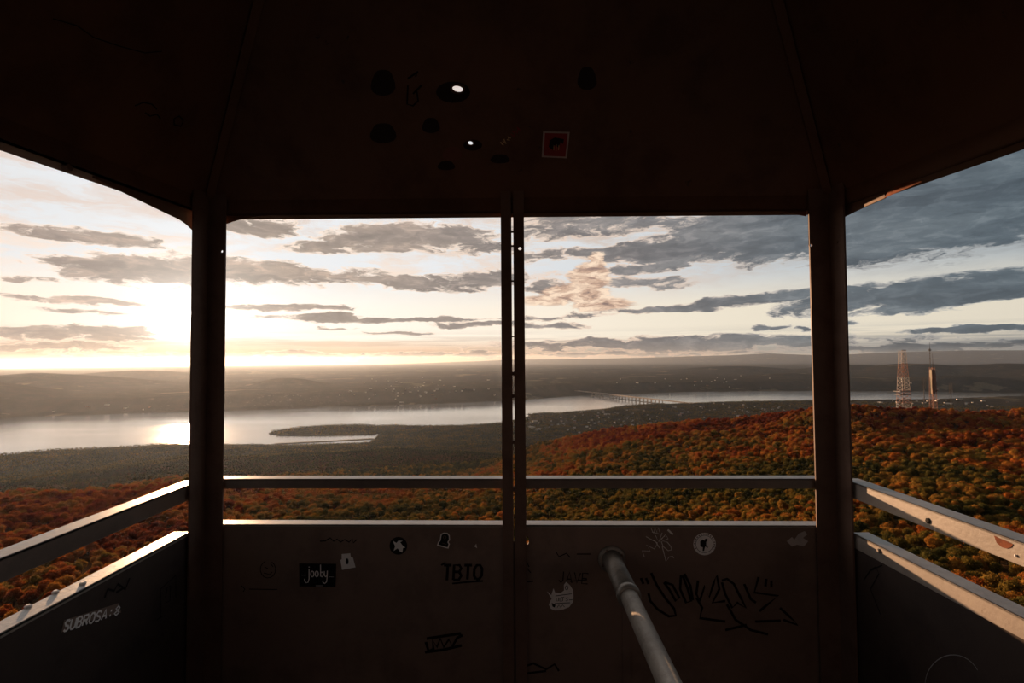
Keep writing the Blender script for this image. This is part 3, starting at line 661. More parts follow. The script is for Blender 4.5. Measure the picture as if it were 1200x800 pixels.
plate(bm, [(mu+.004, 0), (WL, 0), (WL, ZS), (mu+.004, ZS)], [poly_hole(617.8, 633, 1.9, 4.8)], CL_, FD, Zu, FO, .005)
slab(bm, MID-FD*.012+FO*.005, MID+FD*.012+FO*.005, Zu, FO, ZS-.05, .004)
wf = obj('wall_front', bm, M_WALL); tag(wf, kind='structure')
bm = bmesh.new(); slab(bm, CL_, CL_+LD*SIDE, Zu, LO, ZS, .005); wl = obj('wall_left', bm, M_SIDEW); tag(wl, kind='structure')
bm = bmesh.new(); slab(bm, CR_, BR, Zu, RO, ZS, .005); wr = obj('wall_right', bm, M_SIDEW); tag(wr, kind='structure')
bm = bmesh.new(); BD = (BR-BL).normalized(); slab(bm, BL, BR, Zu, Vector((BD.y, -BD.x, 0)), ZS, .005); wb = obj('wall_back', bm, M_WALL); tag(wb, kind='structure')
bm = bmesh.new(); bm.faces.new([bm.verts.new(p+Vector((0, 0, 0))) for p in (CL_, CR_, BR, BL)])
r_ = bmesh.ops.extrude_face_region(bm, geom=bm.faces[:]); bmesh.ops.translate(bm, vec=(0, 0, -.02), verts=[v for v in r_['geom'] if isinstance(v, bmesh.types.BMVert)])
fl = obj('floor', bm, M_FLOOR); tag(fl, kind='structure')

def angle_bar(P0, P1, up, out, leg_v, leg_h, th=.005):
    """angle iron whose corner runs P0-P1: one leg hangs down from it, the other reaches outwards"""
    bm = bmesh.new(); up = Vector(up); out = Vector(out)
    slab(bm, Vector(P0)-up*leg_v, Vector(P1)-up*leg_v, up, out, leg_v, th)
    slab(bm, Vector(P0)-up*th, Vector(P1)-up*th, up, out, th, leg_h)
    return bm
def bolt(p, n, r=.008, h=.006, parent=None, mt=None):
    bm = bmesh.new(); p = Vector(p); n = Vector(n); tube(bm, [p, p+n*h*.6, p+n*h], [r, r, r*.6], 6); return obj('bolt', bm, mt or M_RAIL, parent)
zs, zr = Vector((0, 0, ZS)), Vector((0, 0, ZR))
mg = .016
def capbar(name, P0, P1, out, legv, legh, z, label, cat, mt=None):
    bm = angle_bar(P0+Vector((0, 0, z)), P1+Vector((0, 0, z)), Zu, out, legv, legh)
    bmesh.ops.bevel(bm, geom=bm.edges[:], offset=.0009, segments=1, affect='EDGES')
    o = obj(name, bm, mt or M_RAIL); return tag(o, label, cat)
inn = .0
LFA = CL_ + FD*.004; RFA = CR_ - FD*.004
s_fl = capbar('wall_cap', LFA-FO*.001, MID-FD*.03-FO*.001, FO, .007, .047, ZS+.001, 'pale angle-iron cap on the front wall, left of the middle post', 'wall cap')
s_fr = capbar('wall_cap', MID+FD*.033-FO*.001, RFA-FO*.001, FO, .007, .047, ZS+.001, 'pale angle-iron cap on the front wall, right of the middle post', 'wall cap')
s_l = capbar('wall_cap', CL_+LD*.07-LO*.0015, BL-LO*.0015, LO, .010, .05, ZS+.001, 'pale bolted cap along the left side wall', 'wall cap')
s_r = capbar('wall_cap', CR_+RD*.06-RO*.0015, BR-RO*.0015, RO, .042, .05, ZS+.001, 'sunlit orange-tinged cap along the right side wall', 'wall cap')
s_b = capbar('wall_cap', BL, BR, Vector((BD.y, -BD.x, 0)), .045, .05, ZS+.001, 'cap on the back wall behind the viewer', 'wall cap')
r_fl = capbar('guard_rail', LFA, MID-FD*.03, FO, .030, .047, ZR, 'front guard rail in the left half, between corner post and middle post', 'guard rail', M_RAIL_SHADE)
r_fr = capbar('guard_rail', MID+FD*.033, RFA, FO, .030, .047, ZR, 'front guard rail in the right half, between middle post and corner post', 'guard rail', M_RAIL_SHADE)
r_l = capbar('guard_rail', CL_+LD*.02, BL, LO, .047, .05, ZR, 'guard rail on the left side with a dark inner face', 'guard rail', M_RAIL_SHADE)
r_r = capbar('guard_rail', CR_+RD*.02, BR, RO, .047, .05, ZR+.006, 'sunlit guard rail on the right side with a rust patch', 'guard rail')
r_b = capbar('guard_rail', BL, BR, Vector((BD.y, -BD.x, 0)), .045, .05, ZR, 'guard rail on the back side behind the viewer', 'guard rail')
def side_pt(px_, py_, P, n): return on_plane(px_, py_, P, n)
for (x, y) in ((65, 694), (33, 711), (97, 684)):
    p = on_level(x, y, ZS+.001); bolt(p, Zu, .007, .005, s_l, M_WHITE)
p = on_plane(1031, 645, CR_, RO); bolt(p-RO*.001, -RO, .007, .006, s_r)
p = on_plane(1088, 610, CR_, RO); bolt(p-RO*.0005, -RO, .0075, .003, r_r, M_INK)
p = on_plane(1191, 651, CR_, RO); bolt(p-RO*.0005, -RO, .003, .003, r_r, M_WHITE)
# rust patch on the right rail
bm = bmesh.new(); pl = [on_plane(x, y, CR_-RO*.0012, RO) for x, y in ((1164.5,627),(1170,630),(1180,634),(1187,637.5),(1185,641),(1180,642.5),(1174,641),(1168,636))]
bm.faces.new([bm.verts.new(p) for p in pl]); obj('rust_or_sun_patch', bm, M_RUST_SUN, r_r)
for (x) in (590, 608): bolt(on_plane(x, 617, CL_, FO)-FO*.001, -FO, .006, .006, wf, M_POST)
bolt(on_plane(592, 641, CL_, FO)-FO*.001, -FO, .007, .006, wf, M_POST); bolt(on_plane(607, 641, CL_, FO)-FO*.001, -FO, .007, .006, wf, M_POST)

ZTOP = {'L': ZL['L']+.075, 'R': ZL['R']+.075}
def leg(bm, C, along, nrm, w, z0, z1, holes, th=.006):
    plate(bm, [(0, z0), (w, z0), (w, z1), (0, z1)], holes, C, along, Zu, nrm, th)
def uvh(px_, py_, C, along, nrm, r):
    p = on_plane(px_, py_, C, nrm); return circ((p-C).dot(along), p.z, r, 12)
def corner_post(C, a1, n1_, w1, h1, a2, n2_, w2, h2, z1, label):
    bm = bmesh.new()
    leg(bm, C-n1_*.006, a1, -n1_, w1, 0, z1, [uvh(x, y, C-n1_*.006, a1, n1_, r) for x, y, r in h1])
    leg(bm, C-n2_*.006, a2, -n2_, w2, 0, z1, [uvh(x, y, C-n2_*.006, a2, n2_, r) for x, y, r in h2])
    return tag(obj('corner_post', bm, M_POST), label, 'post')
corner_post(CL_, FD, FO, .068, [(261, 294.8, .0045)], LD, LO, .088, [(229.8, 291, .004)], ZTOP['L'], 'left corner post of the cab, in front of the sun')
corner_post(CR_, -FD, FO, .073, [(949, 287.7, .0045)], RD, RO, .078, [(984, 283.6, .004)], ZTOP['R'], 'right corner post of the cab with a sunlit left edge')
corner_post(BL, Vector((1, 0, 0)), Vector((0, -1, 0)), .07, [], -LD, LO, .08, [], ZTOP['L'], 'back left corner post behind the viewer')
corner_post(BR, Vector((-1, 0, 0)), Vector((0, -1, 0)), .07, [], -RD, RO, .08, [], ZTOP['R'], 'back right corner post behind the viewer')
# middle post: two angle irons bolted back to back with a gap
ub = on_plane(588, 420, CL_, FO); uc = on_plane(600.0, 420, CL_, FO); ud = on_plane(602.6, 420, CL_, FO); ue = on_plane(615.3, 420, CL_, FO)
def U(p): return (p-CL_).dot(FD)
zm = (ZTOP['L']+ZTOP['R'])/2
for (a, b_, hl, side_, lab) in ((U(ub), U(uc), [], 1, 'left bar of the double middle post'), (U(ud), U(ue), [(609.3, 291.5, .0055)], 0, 'right bar of the double middle post with a bright hole near the top')):
    bm = bmesh.new(); C = CL_-FO*.008; plate(bm, [(a, 0), (b_, 0), (b_, zm), (a, zm)], [uvh(x, y, C, FD, FO, r) for x, y, r in hl], C, FD, Zu, -FO, .005)
    q0 = CL_ + FD*(b_-.004 if side_ else a) + FO*-.008; slab(bm, q0, q0+FD*.004, Zu, FO, zm, .045)
    mp_ = obj('middle_post', bm, M_POST); tag(mp_, lab, 'post')
    if side_:
        for yy in (272.5, 289, 330, 395, 440, 466, 520, 575):
            z_ = on_plane(601, yy, CL_, FO).z; bm = bmesh.new(); slab(bm, CL_+FD*U(uc)+Zu*z_-FO*.006, CL_+FD*U(ud)+Zu*z_-FO*.006, Zu, FO, .004 if yy < 430 else .012, .01); obj('spacer', bm, M_POST, mp_)
# head rails under the roof
def headrail(P0, z0, P1, z1, out, th=.055, lab=''):
    bm = bmesh.new(); P0 = Vector(P0); P1 = Vector(P1); out = Vector(out)
    def q(P, z, dz, o): return P+Vector((0, 0, z+dz))+out*o
    for (a, b_, c, d) in ((0, th, 0, .006), (0, .006, 0, .05)):
        vs = [bm.verts.new(q(P, z, h_, o)) for P, z in ((P0, z0), (P1, z1)) for h_, o in ((a, c), (b_, c), (b_, d), (a, d))]
        for f in ((0,1,2,3), (7,6,5,4), (0,4,5,1), (1,5,6,2), (2,6,7,3), (3,7,4,0)): bm.faces.new([vs[i] for i in f])
    return tag(obj('head_rail', bm, M_CEIL), lab, 'head rail')
hf = headrail(CL_, ZL['L'], CR_, ZL['R'], FO, lab='dark head rail above the front opening')
hl_ = headrail(CL_, ZL['L'], BL, ZL['L']-.0652*SIDE, LO, lab='dark head rail above the left opening')
hr = headrail(CR_, ZL['R'], BR, ZL['R']-.0597*SIDE, RO, lab='dark head rail above the right opening with a painted sunlit spot')
hb = headrail(BL, ZL['L']-.0652*SIDE, BR, ZL['R']-.0597*SIDE, (0, -1, 0), lab='head rail above the back opening')
# curved corner gussets
def gusset(pts, P, n, par, m_=None):
    bm = bmesh.new(); vs = [bm.verts.new(on_plane(x, y, P, n)) for x, y in pts]; f = bm.faces.new(vs)
    r_ = bmesh.ops.extrude_face_region(bm, geom=[f]); bmesh.ops.translate(bm, vec=n*.004, verts=[v for v in r_['geom'] if isinstance(v, bmesh.types.BMVert)]); return obj('gusset', bm, m_ or M_CEIL, par)
gusset([(262,240),(262,263),(272,259.5),(284,256),(300,253.5),(330,252),(380,251),(587,249.5),(587,240)], CL_+FO*.007, FO, hf)
gusset([(615,240),(615,249),(860,244.5),(885,245),(905,246.5),(925,249.5),(945,253),(945,235)], CL_+FO*.007, FO, hf)
gusset([(226,235),(226,269),(219,262.5),(211,257),(195,249.5),(160,232.5),(110,208),(110,198),(180,225)], CL_+LO*.007, LO, hl_)
gusset([(982,235),(982,259),(990,253.5),(1000,248.5),(1015,241.5),(1037,232),(1037,220)], CR_+RO*.007, RO, hr)
# spot of sunlight painted as an orange-brown patch on the right head rail
bm = bmesh.new(); vs = [on_plane(x, y, CR_-RO*.0015, RO) for x, y in ((1036,232),(1040,225.5),(1049,218.5),(1061,213.5),(1077,212.2),(1081,212.5))]
bm.faces.new([bm.verts.new(p) for p in vs]); obj('rust_or_sun_patch', bm, M_RUST_SUN, hr)
bm = bmesh.new(); p = on_plane(80, 196, CL_, LO); tube(bm, [p-LO*.004, p+LO*.01], .008, 8); obj('bolt', bm, M_POST, hl_)

# pyramid roof, seen from inside
zc = {0: ZL['L']+.05, 1: ZL['R']+.05, 2: ZL['R']-.0597*SIDE+.05, 3: ZL['L']-.0652*SIDE+.05}
c4 = [CL_+FO*.0, CR_, BR, BL]; c4 = [Vector((p.x, p.y, zc[i])) for i, p in enumerate(c4)]
APEX = (c4[0]+c4[1]+c4[2]+c4[3])/4 + Vector((0, 0, 1.42))
def facet_frame(a, b_):
    u = (b_-a).normalized(); n = u.cross(APEX-a).normalized(); v = n.cross(u); return u, v, n
bm = bmesh.new()
for i in range(4):
    a, b_ = c4[i], c4[(i+1) % 4]; u, v, n = facet_frame(a, b_)
    ctr = (c4[0]+c4[2])/2
    if n.dot(a-ctr) < 0: n = -n
    to = lambda p: ((p-a).dot(u), (p-a).dot(v))
    hs_ = []
    if i == 0:
        for (x, y, rx, ry) in ((536.3, 104.2, 6.3, 3.6), (551.3, 167.6, 2.9, 2.1)):
            hs_.append([to(on_plane(x+rx*math.cos(t), y+ry*math.sin(t)+.15*rx*math.cos(t), a, n)) for t in [2*math.pi*k/12 for k in range(12)]])
        FR = (a, n)
    if i == 3: FL = (a, n)
    if i == 1: FRR = (a, n)
    plate(bm, [to(a), to(b_), to(APEX)], hs_, a, u, v, n, .003)
ce = obj('ceiling', bm, M_CEIL); tag(ce, kind='structure')
for i in range(4):
    bm = bmesh.new(); a = c4[i]; inward = ((c4[(i+2) % 4]-a)); inward.z = 0; inward.normalize(); perp = inward.cross(Zu)
    slab(bm, a+inward*.02-perp*.012, APEX-perp*.012-Zu*.02, perp, (Zu*-.5+inward*.5).normalized(), .024, .003); obj('hip_strip', bm, M_CEIL, ce)

# ---------------------------------------------------------------- handrail pipe
Aw = on_plane(717, 655, CL_-FO*.001, FO)
dB = ray(784, 800); B = EYE + dB*((Aw.z-.0-EYE.z)/dB.z)
pd = (B-Aw).normalized()
pipe = empty('handrail_pipe', Aw); tag(pipe, 'grey pipe handrail running back from a round flange on the front wall', 'handrail')
def pch(name, pts, r, mt, seg=20):
    bm = bmesh.new(); tube(bm, [p-Aw for p in pts], r, seg); o = obj(name, bm, mt, pipe, True); return o
pch('flange', [Aw, Aw-FO*.004, Aw-FO*.008, Aw-FO*.0085], [.043, .043, .038, .020], M_PIPE)
pch('socket', [Aw-FO*.006, Aw+pd*.02, Aw+pd*.24], [.033, .029, .029], M_PIPE)
pch('collar', [Aw+pd*.232, Aw+pd*.236, Aw+pd*.252, Aw+pd*.256], [.029, .032, .032, .025], M_PIPE)
tend = (Aw.y - (BL.y+.01))/-pd.y
pch('pipe', [Aw+pd*.24, Aw+pd*.8, Aw+pd*tend], .0235, M_PIPE)
for k in range(4):
    a = k*math.pi/2+.5; p = Aw-FO*.008+FD*math.cos(a)*.033+Zu*math.sin(a)*.033-Aw; bm = bmesh.new(); tube(bm, [p, p-FO*.003], .004, 6); obj('screw', bm, M_POST, pipe)
bm = bmesh.new(); p = on_plane(733.5, 712, CL_, FO); u_ = U(p); slab(bm, CL_+FD*(u_-.012)-FO*.004, CL_+FD*(u_+.012)-FO*.004, Zu, FO, p.z, .003); obj('stiffener', bm, M_WALL, wf)

# ---------------------------------------------------------------- stickers and graffiti
def on_wall(x, y, wall, off=.001):
    P_, n = {'front': (CL_, FO), 'left': (CL_, LO), 'right': (CR_, RO), 'roof': FR, 'roofl': FL}[wall]
    n = Vector(n); return on_plane(x, y, P_-n*off, n), n
def ribbon(bm, pts, w, wall, off=.001):
    """a brush stroke of width w (px) lying on the wall"""
    ps = [on_wall(x, y, wall, off) for x, y in pts]; n = ps[0][1]; ps = [p for p, _ in ps]
    e0 = on_wall(pts[0][0]+.5, pts[0][1], wall, off)[0]; sc = (e0-ps[0]).length*2
    if wall in ('left', 'right'): sc = 1/520
    h = w*sc/2; L = []
    for i, p in enumerate(ps):
        t = (ps[min(i+1, len(ps)-1)]-ps[max(i-1, 0)]).normalized(); s = t.cross(n).normalized()*h
        L.append((bm.verts.new(p-s), bm.verts.new(p+s)))
    for a, b_ in zip(L, L[1:]): bm.faces.new((a[0], a[1], b_[1], b_[0]))
def strokes(name, lst, w, wall, mt, parent=None, off=.001, label=None):
    bm = bmesh.new()
    for k, s_ in enumerate(lst): ribbon(bm, s_, w, wall, off + k*.00002)
    o = obj(name, bm, mt, parent)
    if label: o['label'] = label
    return o
def patch(name, pts, wall, mt, parent=None, off=.001, th=.0003):
    bm = bmesh.new(); ps = [on_wall(x, y, wall, off) for x, y in pts]; n = ps[0][1]
    f = bm.faces.new([bm.verts.new(p) for p, _ in ps]); r_ = bmesh.ops.extrude_face_region(bm, geom=[f]); bmesh.ops.translate(bm, vec=n*-th, verts=[v for v in r_['geom'] if isinstance(v, bmesh.types.BMVert)])
    return obj(name, bm, mt, parent)
def ell(cx, cy, r, n=24, ry=None): return [(cx+r*math.cos(2*math.pi*k/n), cy+(ry or r)*math.sin(2*math.pi*k/n)) for k in range(n)]
def arc(cx, cy, rx, ry, a0, a1, n=8): return [(cx+rx*math.cos(R(a0+(a1-a0)*k/n)), cy+ry*math.sin(R(a0+(a1-a0)*k/n))) for k in range(n+1)]
# lettering sticker
s1 = patch('sticker', [(350.5,660),(394,660.5),(393.2,687.5),(350.8,686.8)], 'front', M_BLACK); tag(s1, 'black rectangular sticker with white handwritten lettering, front wall', 'sticker')
strokes('lettering', [[(362.2,666.5),(362.2,678),(361,682),(358.8,682.6),(357,680.5),(356.8,678)], [(361.7,663.8),(362.8,664.6)],
   arc(366,672.3,1.9,3.4,0,360), arc(371.2,672.3,1.9,3.4,0,360), [(375.6,661.5),(375.6,675.3)], arc(377.2,672.8,1.7,2.8,-140,140), [(380,669),(380.2,674),(381.5,675.6),(383,674.5)], [(383.6,668.5),(383.2,677),(382.6,681.5),(380.6,683.4),(378.6,682.4),(378.2,679.8)]], 1.15, 'front', M_WHITE, s1, .0016, 'white handwritten word jooby')
strokes('fine_print', [[(353.5,673.6),(358.5,673.6)], [(386,675.6),(391,675.8)], [(370,686),(378,686)]], .45, 'front', M_WHITE, s1, .0016)
s2 = patch('sticker', [(400.5,649),(410.5,648),(411,652.5),(413.5,653),(416.6,664.5),(400.8,667.5),(399,656),(400.4,655)], 'front', M_WHITE); tag(s2, 'torn pale sticker with a small dark mark, right of the lettered black one', 'sticker')
patch('dark_mark', ell(406.8,657.5,1.7,12,3.6), 'front', M_BLACK, s2, .0016)
s3 = patch('sticker', ell(466.8,639.3,10.4), 'front', M_BLACK); tag(s3, 'round black sticker with a pale splashed figure under the front wall cap', 'sticker')
patch('pale_figure', [(460.5,633.5),(464.5,636),(467,633.2),(472,633.6),(469,635),(471,638),(475,641.5),(472.3,641.8),(471.5,647),(468.8,646.2),(466,642.2),(461.3,645.2),(463,640)], 'front', M_WHITE, s3, .0016)
s4 = patch('sticker', [(516.5,625.5),(520,623.8),(524.5,624.2),(527,627),(527.4,632.5),(525.6,635),(527.2,637),(525.5,642.6),(512,639),(513.2,635),(515.4,632.5)], 'front', M_WHITE); tag(s4, 'small pale-edged cut-out sticker shaped like a bust, front wall', 'sticker')
patch('dark_inset', [(517.6,626.5),(520.5,625),(524,625.4),(525.8,627.6),(526,632),(524.2,635),(525.6,637.4),(524.4,641),(513.6,637.9),(514.6,635.6),(516.4,633)], 'front', M_BLACK, s4, .0016)
strokes('pale_lines', [arc(521,629.5,1.7,1.8,0,360), [(518,636),(523,637.5)]], .5, 'front', M_WALL, s4, .002)
s5 = patch('sticker', ell(825.6,637.2,13.2), 'front', M_WHITE); tag(s5, 'round pale badge sticker with a hiker silhouette, right half of front wall', 'sticker')
strokes('ring', [arc(825.6,637.2,10.2,10.2,0,360,28)], .5, 'front', M_BLACK, s5, .0016)
strokes('ring_text', [arc(825.6,637.2,11.7,11.7,a,a+7,2) for a in range(150, 392, 14)], 1.3, 'front', M_POST, s5, .0016)
patch('hiker_silhouette', [(820.5,634.2),(823.3,632),(826,633.2),(826.3,631.2),(828.8,630.8),(829.3,633),(827.6,634.6),(827.5,638.4),(830,641),(829.2,641.6),(826.4,640),(825,645.4),(823.4,645.2),(823.6,641),(820.6,639.8)], 'front', M_BLACK, s5, .0018)
s6 = patch('sticker', [(641,692.5),(646,697),(648.6,689),(650.5,694),(657,694.6),(661,691.5),(660.8,685),(663.5,681.4),(668,685.5),(671.4,691),(672,698),(671.5,705),(667,711),(658,714.5),(650,715),(645.5,713),(643.2,708.5),(645,703.6),(646.5,701.5)], 'front', M_WHITE); tag(s6, 'ragged pale cut-out sticker with dark lettering, left of the handrail flange', 'sticker')
strokes('dark_lettering', [arc(664,688.5,1.7,2.4,0,360), [(651,698),(670,695.5)], [(652,700),(652,704),(654.5,704),(654.5,700)], [(656,700),(656,704.2),(658.6,704)], [(657.5,700),(661,699.7)], [(659.3,700),(659.3,704)], [(665.5,700),(662.8,700.5),(665.6,703),(662.8,704)], [(667,702.8),(671,702.3)], [(650,707),(668,706)], [(653,711.5),(655,708.5),(657,711.5),(659.5,708.5),(661.5,711)]], .8, 'front', M_BLACK, s6, .0016)
patch('dark_gap', [(646.5,706),(651,708.4),(650,711.6),(647.5,710.4)], 'front', M_BLACK, s6, .0016)
s7 = patch('sticker', [(71.5,741),(75,726.5),(139,706.5),(142,717.5),(104,727.5)], 'left', M_WALL); tag(s7, 'pale block-letter sticker on the left side wall', 'sticker')
def block(txt, p0, p1, h0, h1, slant=2):
    """stick letters between two base-line points, heights h0 to h1"""
    FONT = {'S': [[(1,.85),(.7,1),(.3,1),(0,.8),(.25,.55),(.75,.45),(1,.2),(.7,0),(.3,0),(0,.15)]], 'U': [[(0,1),(0,.2),(.3,0),(.7,0),(1,.2),(1,1)]], 'B': [[(0,0),(0,1),(.7,1),(.95,.78),(.7,.55),(0,.55)],[(.7,.55),(1,.28),(.7,0),(0,0)]],
            'R': [[(0,0),(0,1),(.8,1),(1,.75),(.8,.5),(0,.5)],[(.5,.5),(1,0)]], 'O': [[(.3,0),(0,.25),(0,.75),(.3,1),(.7,1),(1,.75),(1,.25),(.7,0),(.3,0)]], 'A': [[(0,0),(.5,1),(1,0)],[(.2,.35),(.8,.35)]], '8': [[(.5,.5),(.1,.75),(.5,1),(.9,.75),(.5,.5),(0,.25),(.5,0),(1,.25),(.5,.5)]],
            'T': [[(0,1),(1,1)],[(.5,1),(.5,0)]], 'J': [[(.8,1),(.8,.2),(.5,0),(.1,.2)]], 'E': [[(1,1),(0,1),(0,0),(1,0)],[(0,.5),(.8,.5)]], 'V': [[(0,1),(.5,0),(1,1)]], ':': [[(.3,.7),(.6,.7)],[(.3,.2),(.6,.2)]], ' ': []}
    out = []; n = len(txt)
    for k, ch in enumerate(txt):
        for s_ in FONT[ch]:
            o_ = []
            for (u, v) in s_:
                t = (k+.1+u*.75)/n; hh = h0+(h1-h0)*t
                o_.append((p0[0]+(p1[0]-p0[0])*t + v*slant, p0[1]+(p1[1]-p0[1])*t - v*hh))
            out.append(o_)
    return out
strokes('block_letters', block('SUBROSA:8', (73.5,740), (140,719.5), 12.5, 11, 3), 2.4, 'left', M_WHITE, s7, .0016, 'pale block letters and numeral')
# graffiti painted on the walls
strokes('graffiti', block('TBTO', (518,680), (566,678), 18, 16, 1), 3.2, 'front', M_INK, wf, label='black outlined tag of four block letters')
strokes('graffiti', [[(530,683.5),(545,682),(566,680.5)], [(517,662),(522,659)]], 2.0, 'front', M_INK, wf)
strokes('graffiti', [[(375,634),(382,633.5)],[(382,633),(387,630),(391,634),(395,631.5),(399,635),(404,632),(409,635),(413,631),(414,636),(418,632)]], 1.3, 'front', M_INK, wf, label='small black marker scribble')
strokes('graffiti', [arc(314,667,9,10,-60,250,12), [(310,664),(314,666)], [(317,660),(320,664)], [(309,671),(316,673),(319,670)]], .9, 'front', M_INK, wf, label='faint doodle of a face')
strokes('graffiti', [[(283,686),(287,690),(285,693)],[(292,690),(325,690.5)]], 1.0, 'front', M_INK, wf)
strokes('graffiti', [[(499,752),(502,762),(508,760),(507,750),(512,758),(516,748),(520,758),(526,749),(530,757),(536,747),(542,744)],[(498,764),(520,761),(541,756)],[(500,748),(540,742)]], 3.2, 'front', M_INK, wf, label='heavy black tag low on the wall')
strokes('graffiti', [[(755,652),(752.5,645),(762,645.5),(757.5,638.5),(767,643),(770.5,636),(757,628.5),(768,634),(773,642)], [(763,619),(766,625),(767.5,617.5),(770,624),(771.5,618),(774,626),(764,623)], [(768,627),(772,635),(776,624),(773,632),(779,628)], [(774,633),(780,626),(783,631),(776,634),(782,635),(786,640),(787,644),(783,645),(777,640),(775,634)], [(776,640),(780.5,657.5),(784,652.5),(788,651.5),(789.5,653.5)]], .75, 'front', M_SILVER, wf, label='thin silver marker tag')
strokes('graffiti', [[(782.5,620.5),(788.5,626)]], 2.2, 'front', M_SILVER, wf)
strokes('graffiti', [[(751,677),(754,684)], [(757,677),(760,684)],
   [(763,671),(770,686),(780,701),(790,713),(792,721),(784,722),(771,714),(762,704),(760,695)],
   [(778,682),(784,690),(792,704),(796,700),(788,685),(779,682)], [(798,674),(797,690),(804,706),(810,704),(806,690),(800,674)], [(802,672),(809,686),(812,703)],
   [(818,680),(816,696),(820,704),(826,686),(831,700),(836,684),(840,674),(843,690),(835,706),(850,704)], [(816,700),(823,712),(820,724),(850,728)],
   [(846,680),(852,678),(860,684),(868,700),(874,712),(864,706),(858,712),(850,696),(846,682)], [(872,684),(880,702),(886,706)], [(889,676),(884,694),(912,698),(897,710),(890,716)],
   [(898,678),(897,687)], [(904,680),(904,688)], [(852,708),(862,726),(880,738),(900,743)], [(850,738),(875,732)], [(885,728),(915,727)], [(914,712),(925,722),(935,732),(918,726)]], 2.9, 'front', M_INK, wf, label='large black handwritten tag in quotation marks')
strokes('graffiti', block('JAVE', (653,682), (690,684), 13, 12, 1), 1.2, 'front', M_INK, wf, label='faint dark letters beside the ragged sticker')
strokes('graffiti', [[(652,647),(655,652),(664,648),(668,653)],[(676,649),(692,649)],[(668,681),(688,679)],[(611,661),(617,658),(620,664)],[(613,670),(618,666),(622,671)],[(608,682),(625,681)]], 1.2, 'front', M_INK, wf)
strokes('graffiti', [[(612,782),(625,777),(640,784),(650,778),(655,786)],[(614,789),(640,786)]], 2.4, 'front', M_INK, wf)
patch('paint_chip', [(922,634),(928,629),(931,632),(936,625),(943,622),(946,626),(941,630),(947,634),(942,640),(934,638),(928,640)], 'front', flat_mat('chipped_paint', (.42, .37, .35, 1)), wf)
patch('paint_chip', [(556,640),(558,637),(559,642)], 'front', M_WHITE, wf); patch('paint_chip', [(551,644),(553,641),(555,646),(553,648)], 'front', M_WALL, wf)
strokes('graffiti', [[(123,700),(126,690),(134,692),(138,684),(147,690),(152,677)],[(136,694),(146,688)]], 3.0, 'left', M_INK, wl, label='dark scribble above the block letters')
strokes('graffiti', [[(188,722),(188,690),(206,674),(206,700)],[(194,700),(196,688),(200,686),(199,704),(194,706)],[(184,726),(190,722)]], 1.8, 'left', M_INK, wl)
strokes('graffiti', [arc(1117,803,33,36,180,330,16)], .9, 'right', M_WALL if False else flat_mat('grey_marker', (.24, .23, .23, 1)), wr, label='thin grey arc')
strokes('graffiti', [[(1012,680),(1020,668),(1026,664),(1030,672),(1020,690),(1032,720)],[(1020,668),(1034,662)]], 1.8, 'right', M_INK, wr)
# on the roof underside
c1 = patch('ceiling_sticker', [(636.5,154),(667.6,154.6),(664.4,185.4),(634.8,184)], 'roof', flat_mat('faded_grey_vinyl', (.45, .36, .32, 1))); tag(c1, 'square red sticker with a grey border on the sloping ceiling', 'sticker')
patch('red_panel', [(638.6,155.8),(665.4,156.4),(662.6,183.4),(637,182.4)], 'roof', M_REDST, c1, .0016)
patch('dark_emblem', [(643,172),(645,164),(650,161),(656,162),(661,163),(660,169),(657,166),(655,173),(650,170),(648,176)], 'roof', M_BLACK, c1, .002)
strokes('pale_lines', [[(649,170),(649,176)],[(652,169),(651.6,177)],[(655,170),(654.6,176)]], .6, 'roof', M_YEL, c1, .0024)
c2 = patch('ceiling_sticker', [(585.5,167),(589.5,171.5),(611,150),(607,146.5)], 'roof', M_CEIL); tag(c2, 'narrow slanted sticker with small yellow and red letters on the ceiling', 'sticker')
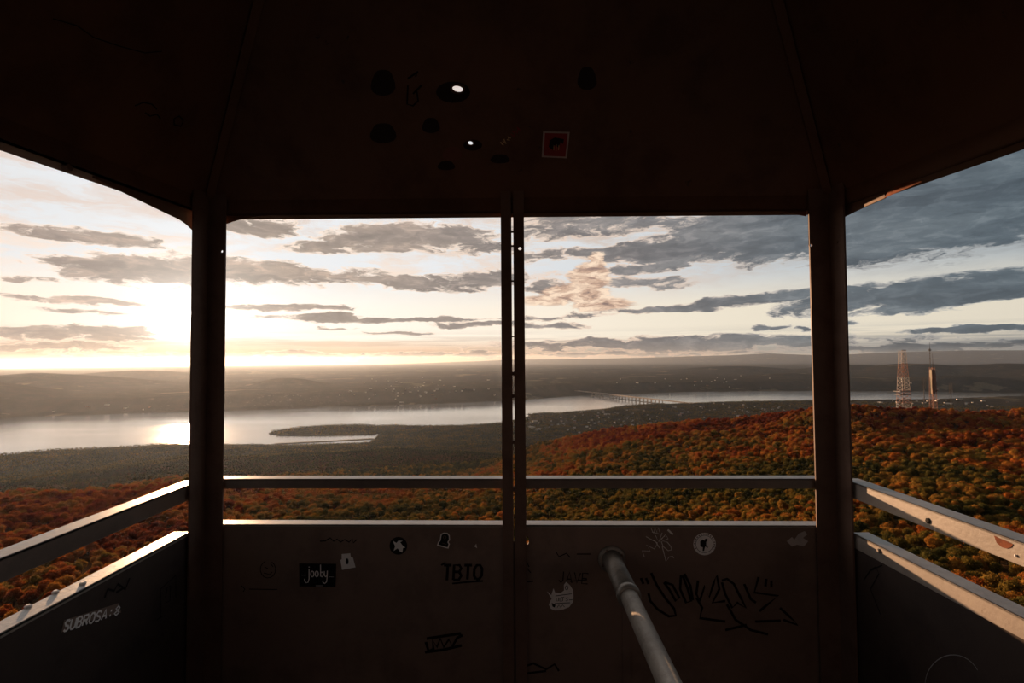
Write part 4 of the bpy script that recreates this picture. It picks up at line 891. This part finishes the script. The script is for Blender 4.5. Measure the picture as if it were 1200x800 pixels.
strokes('yellow_letters', [[(586.5,166.5),(590,170)],[(589,165),(593,168.5),(590.5,163)],[(594,163.5),(597,164.5),(595,160),(598.5,162)]], 1.3, 'roof', M_YEL, c2, .0018)
strokes('red_letters', [[(599,157),(602,160),(603.5,156),(600.5,154)],[(604,153),(606,156),(607,151),(610,153),(606,149)]], 1.3, 'roof', M_REDST, c2, .0018)
M_DK = flat_mat('dark_residue', (.03, .02, .018, 1), .7, .1); M_MR = flat_mat('maroon_residue', (.17, .07, .05, 1), .7, .1)
def ring_patch(cx, cy, rx, ry, hx, hy, hr):
    a, n = FR; n = Vector(n); bm = bmesh.new(); O = on_plane(cx, cy, a-n*.001, n); u, v, _ = facet_frame(c4[0], c4[1])
    to = lambda x, y: ((on_plane(x, y, a-n*.001, n)-O).dot(u), (on_plane(x, y, a-n*.001, n)-O).dot(v))
    plate(bm, [to(*q_) for q_ in ell(cx, cy, rx, 20, ry)], [[to(*q_) for q_ in ell(hx, hy, hr, 12, hr*.7)]], O, u, v, -n, .0003)
    return obj('residue', bm, M_DK, ce)
ring_patch(531, 108, 20, 12.5, 536.3, 104.2, 9); ring_patch(554, 170, 11, 6.5, 551.3, 167.6, 5)
for (x, y, rx, ry, mt_) in ((449,97,14,17,M_DK),(449,156,15,13,M_DK),(505,147,10,10,M_DK),(586,186,11,6,M_DK),(530,180,11,9,M_MR),(688,92,11,15,M_DK),(523,194,10,6,M_DK)):
    patch('residue', [(x+rx*math.cos(t)*(1+.12*math.sin(3*t)), y+ry*math.sin(t)*(1+.1*math.cos(2*t))) for t in [2*math.pi*k/18 for k in range(18)]], 'roof', mt_, ce)
strokes('graffiti', [[(478,92),(490,84),(487,90)],[(478,100),(477,122),(484,124),(490,118),(488,104)],[(484,110),(494,100)]], 2.0, 'roof', M_INK, ce)
strokes('graffiti', [[(158,124),(168,120),(178,122),(184,128)],[(170,132),(176,136),(184,134),(188,139)],[(204,146),(204,139),(210,136),(215,141),(212,148),(204,146)],[(62,22),(90,30),(110,44),(140,54),(170,62),(190,60)]], 1.6, 'roofl', M_INK, ce)
